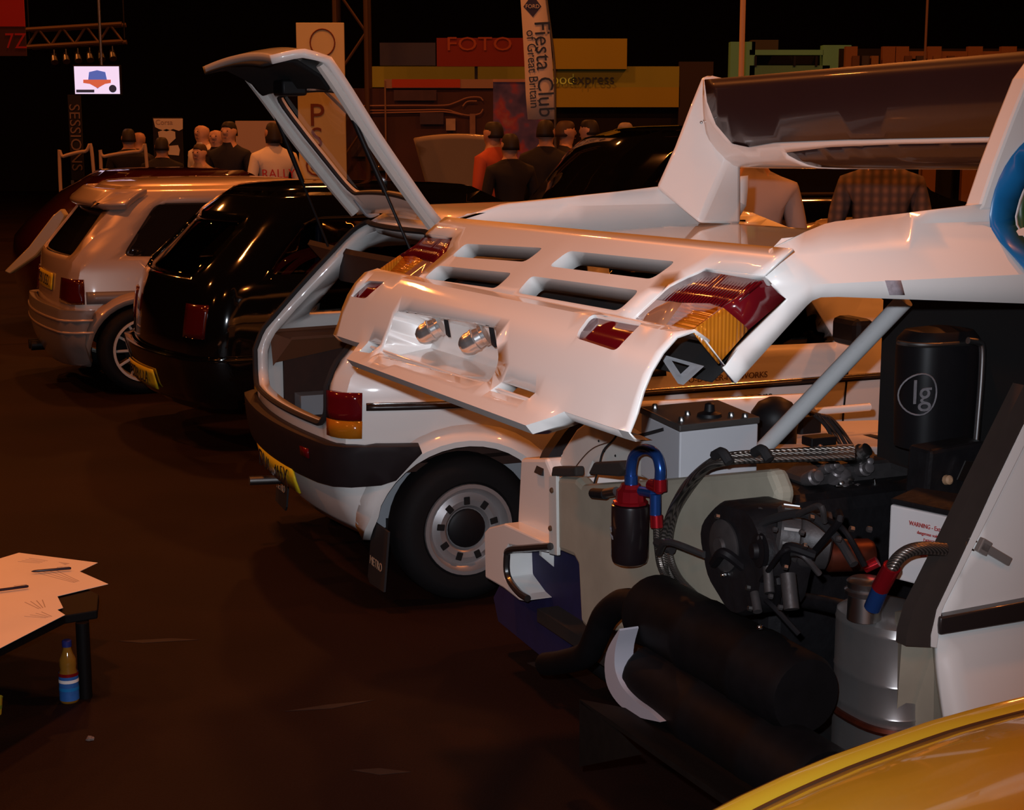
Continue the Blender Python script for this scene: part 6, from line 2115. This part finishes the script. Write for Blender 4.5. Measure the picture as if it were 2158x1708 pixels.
for i, (lab, q) in enumerate(sheets):
    z = tz + 0.0015 * (i + 1)
    P_ = [atZ(x, y, z) for x, y in q]
    c = sum(P_, Vector()) / len(P_)
    c.z = 0
    pr_ = thing('paper_sheet', lab, 'paper', (c.x, c.y, 0), 0, 'papers on the table')
    solidpart('sheet', lambda b: prism(b, [p - c for p in P_], (0, 0, 0.001)), PAP, pr_, smooth=False)
    for k in range(4):
        a = P_[0].lerp(P_[-1], 0.12 + 0.06 * k).lerp(P_[1].lerp(P_[2], 0.3), 0.25) - c
        b2 = P_[0].lerp(P_[-1], 0.12 + 0.06 * k).lerp(P_[1].lerp(P_[2], 0.3), 0.75) - c
        solidpart('printed_line', lambda b: bx(b, a.lerp(b2, 0.5) + Vector((0, 0, 0.0012)), ((b2 - a).length, 0.003, 0.0004), Matrix.Rotation(math.atan2(b2.y - a.y, b2.x - a.x), 3, 'Z')), PRT, pr_, smooth=False)
for lab, p0, p1 in (('dark pen lying on the back sheet', (66, 1205), (150, 1198)), ('dark pen lying near the left edge', (-30, 1248), (60, 1236))):
    a, b2 = atZ(*p0, tz + 0.013), atZ(*p1, tz + 0.013)
    pn = thing('pen', lab, 'pen', ((a.x + b2.x) / 2, (a.y + b2.y) / 2, tz + 0.013), math.atan2(b2.y - a.y, b2.x - a.x))
    L_ = (b2 - a).length / 2
    solidpart('barrel', lambda b: lathe(b, (-L_, 0, 0), (1, 0, 0), [(0, 0.001), (0.008, 0.0035), (0.02, 0.0045), (2 * L_ - 0.004, 0.0045), (2 * L_, 0.003)], 10), mat('dark_pen', (0.02, 0.015, 0.03), 0.3), pn)
    solidpart('clip', lambda b: bx(b, (L_ - 0.025, 0, 0.006), (0.04, 0.003, 0.0015)), CHROME, pn)
bt0 = atZ(147, 1478, 0.0)
btl = thing('juice_bottle', 'glass bottle of orange juice with a blue label on the floor by the table leg', 'bottle', (bt0.x, bt0.y, 0))
JU = mat('orange_juice_glass', (0.22, 0.10, 0.012), 0.08, coat=1.0)
solidpart('glass_body', lambda b: lathe(b, (0, 0, 0), (0, 0, 1), [(0, 0.026), (0.006, 0.029), (0.09, 0.0285), (0.105, 0.024), (0.118, 0.026), (0.135, 0.025), (0.155, 0.016), (0.168, 0.0125), (0.178, 0.0125)], 24), JU, btl)
solidpart('blue_label', lambda b: lathe(b, (0, 0, 0.008), (0, 0, 1), [(0, 0.0296), (0.085, 0.0291)], 24, cap=(False, False)), mat('blue_label_print', (0.02, 0.10, 0.34), 0.5, var=0.4, scale=30), btl)
for z, m in ((0.070, WHITEV), (0.090, REDA), (0.045, MATS['blue_vinyl'])):
    solidpart('label_band', lambda b: lathe(b, (0, 0, z - 0.006), (0, 0, 1), [(0, 0.0302), (0.010, 0.0300)], 24, cap=(False, False)), m, btl)
solidpart('cap', lambda b: lathe(b, (0, 0, 0.174), (0, 0, 1), [(0, 0.0145), (0.018, 0.0145), (0.020, 0.012)], 16), mat('blue_cap', (0.015, 0.02, 0.13), 0.4), btl)
cu = atZ(-10, 1506, 0.0)
cup = thing('paper_cup', 'yellow cup on the floor cut off by the left edge', 'cup', (cu.x, cu.y, 0))
solidpart('cup_body', lambda b: lathe(b, (0, 0, 0), (0, 0, 1), [(0, 0.018), (0.05, 0.024), (0.052, 0.025), (0.05, 0.023), (0.01, 0.017)], 18), mat('yellow_cup', (0.45, 0.32, 0.02), 0.5), cup)
solidpart('cup_band', lambda b: lathe(b, (0, 0, 0.018), (0, 0, 1), [(0, 0.0208), (0.012, 0.0222)], 18, cap=(False, False)), mat('green_band', (0.15, 0.22, 0.02), 0.5), cup)
# scuffs and litter on the floor
lz = atZ(190, 1560, 0.0)
lit = thing('paper_scrap', 'crumpled pale scrap on the floor below the table', 'scrap', (lz.x, lz.y, 0))
def scrap(b):
    r = bmesh.ops.create_icosphere(b, subdivisions=2, radius=0.012)
    random.seed(3)
    for v in r['verts']:
        v.co *= random.uniform(0.6, 1.15)
        v.co.z = abs(v.co.z)
solidpart('scrap', scrap, mat('grey_scrap', (0.15, 0.12, 0.11), 0.8), lit, smooth=False)
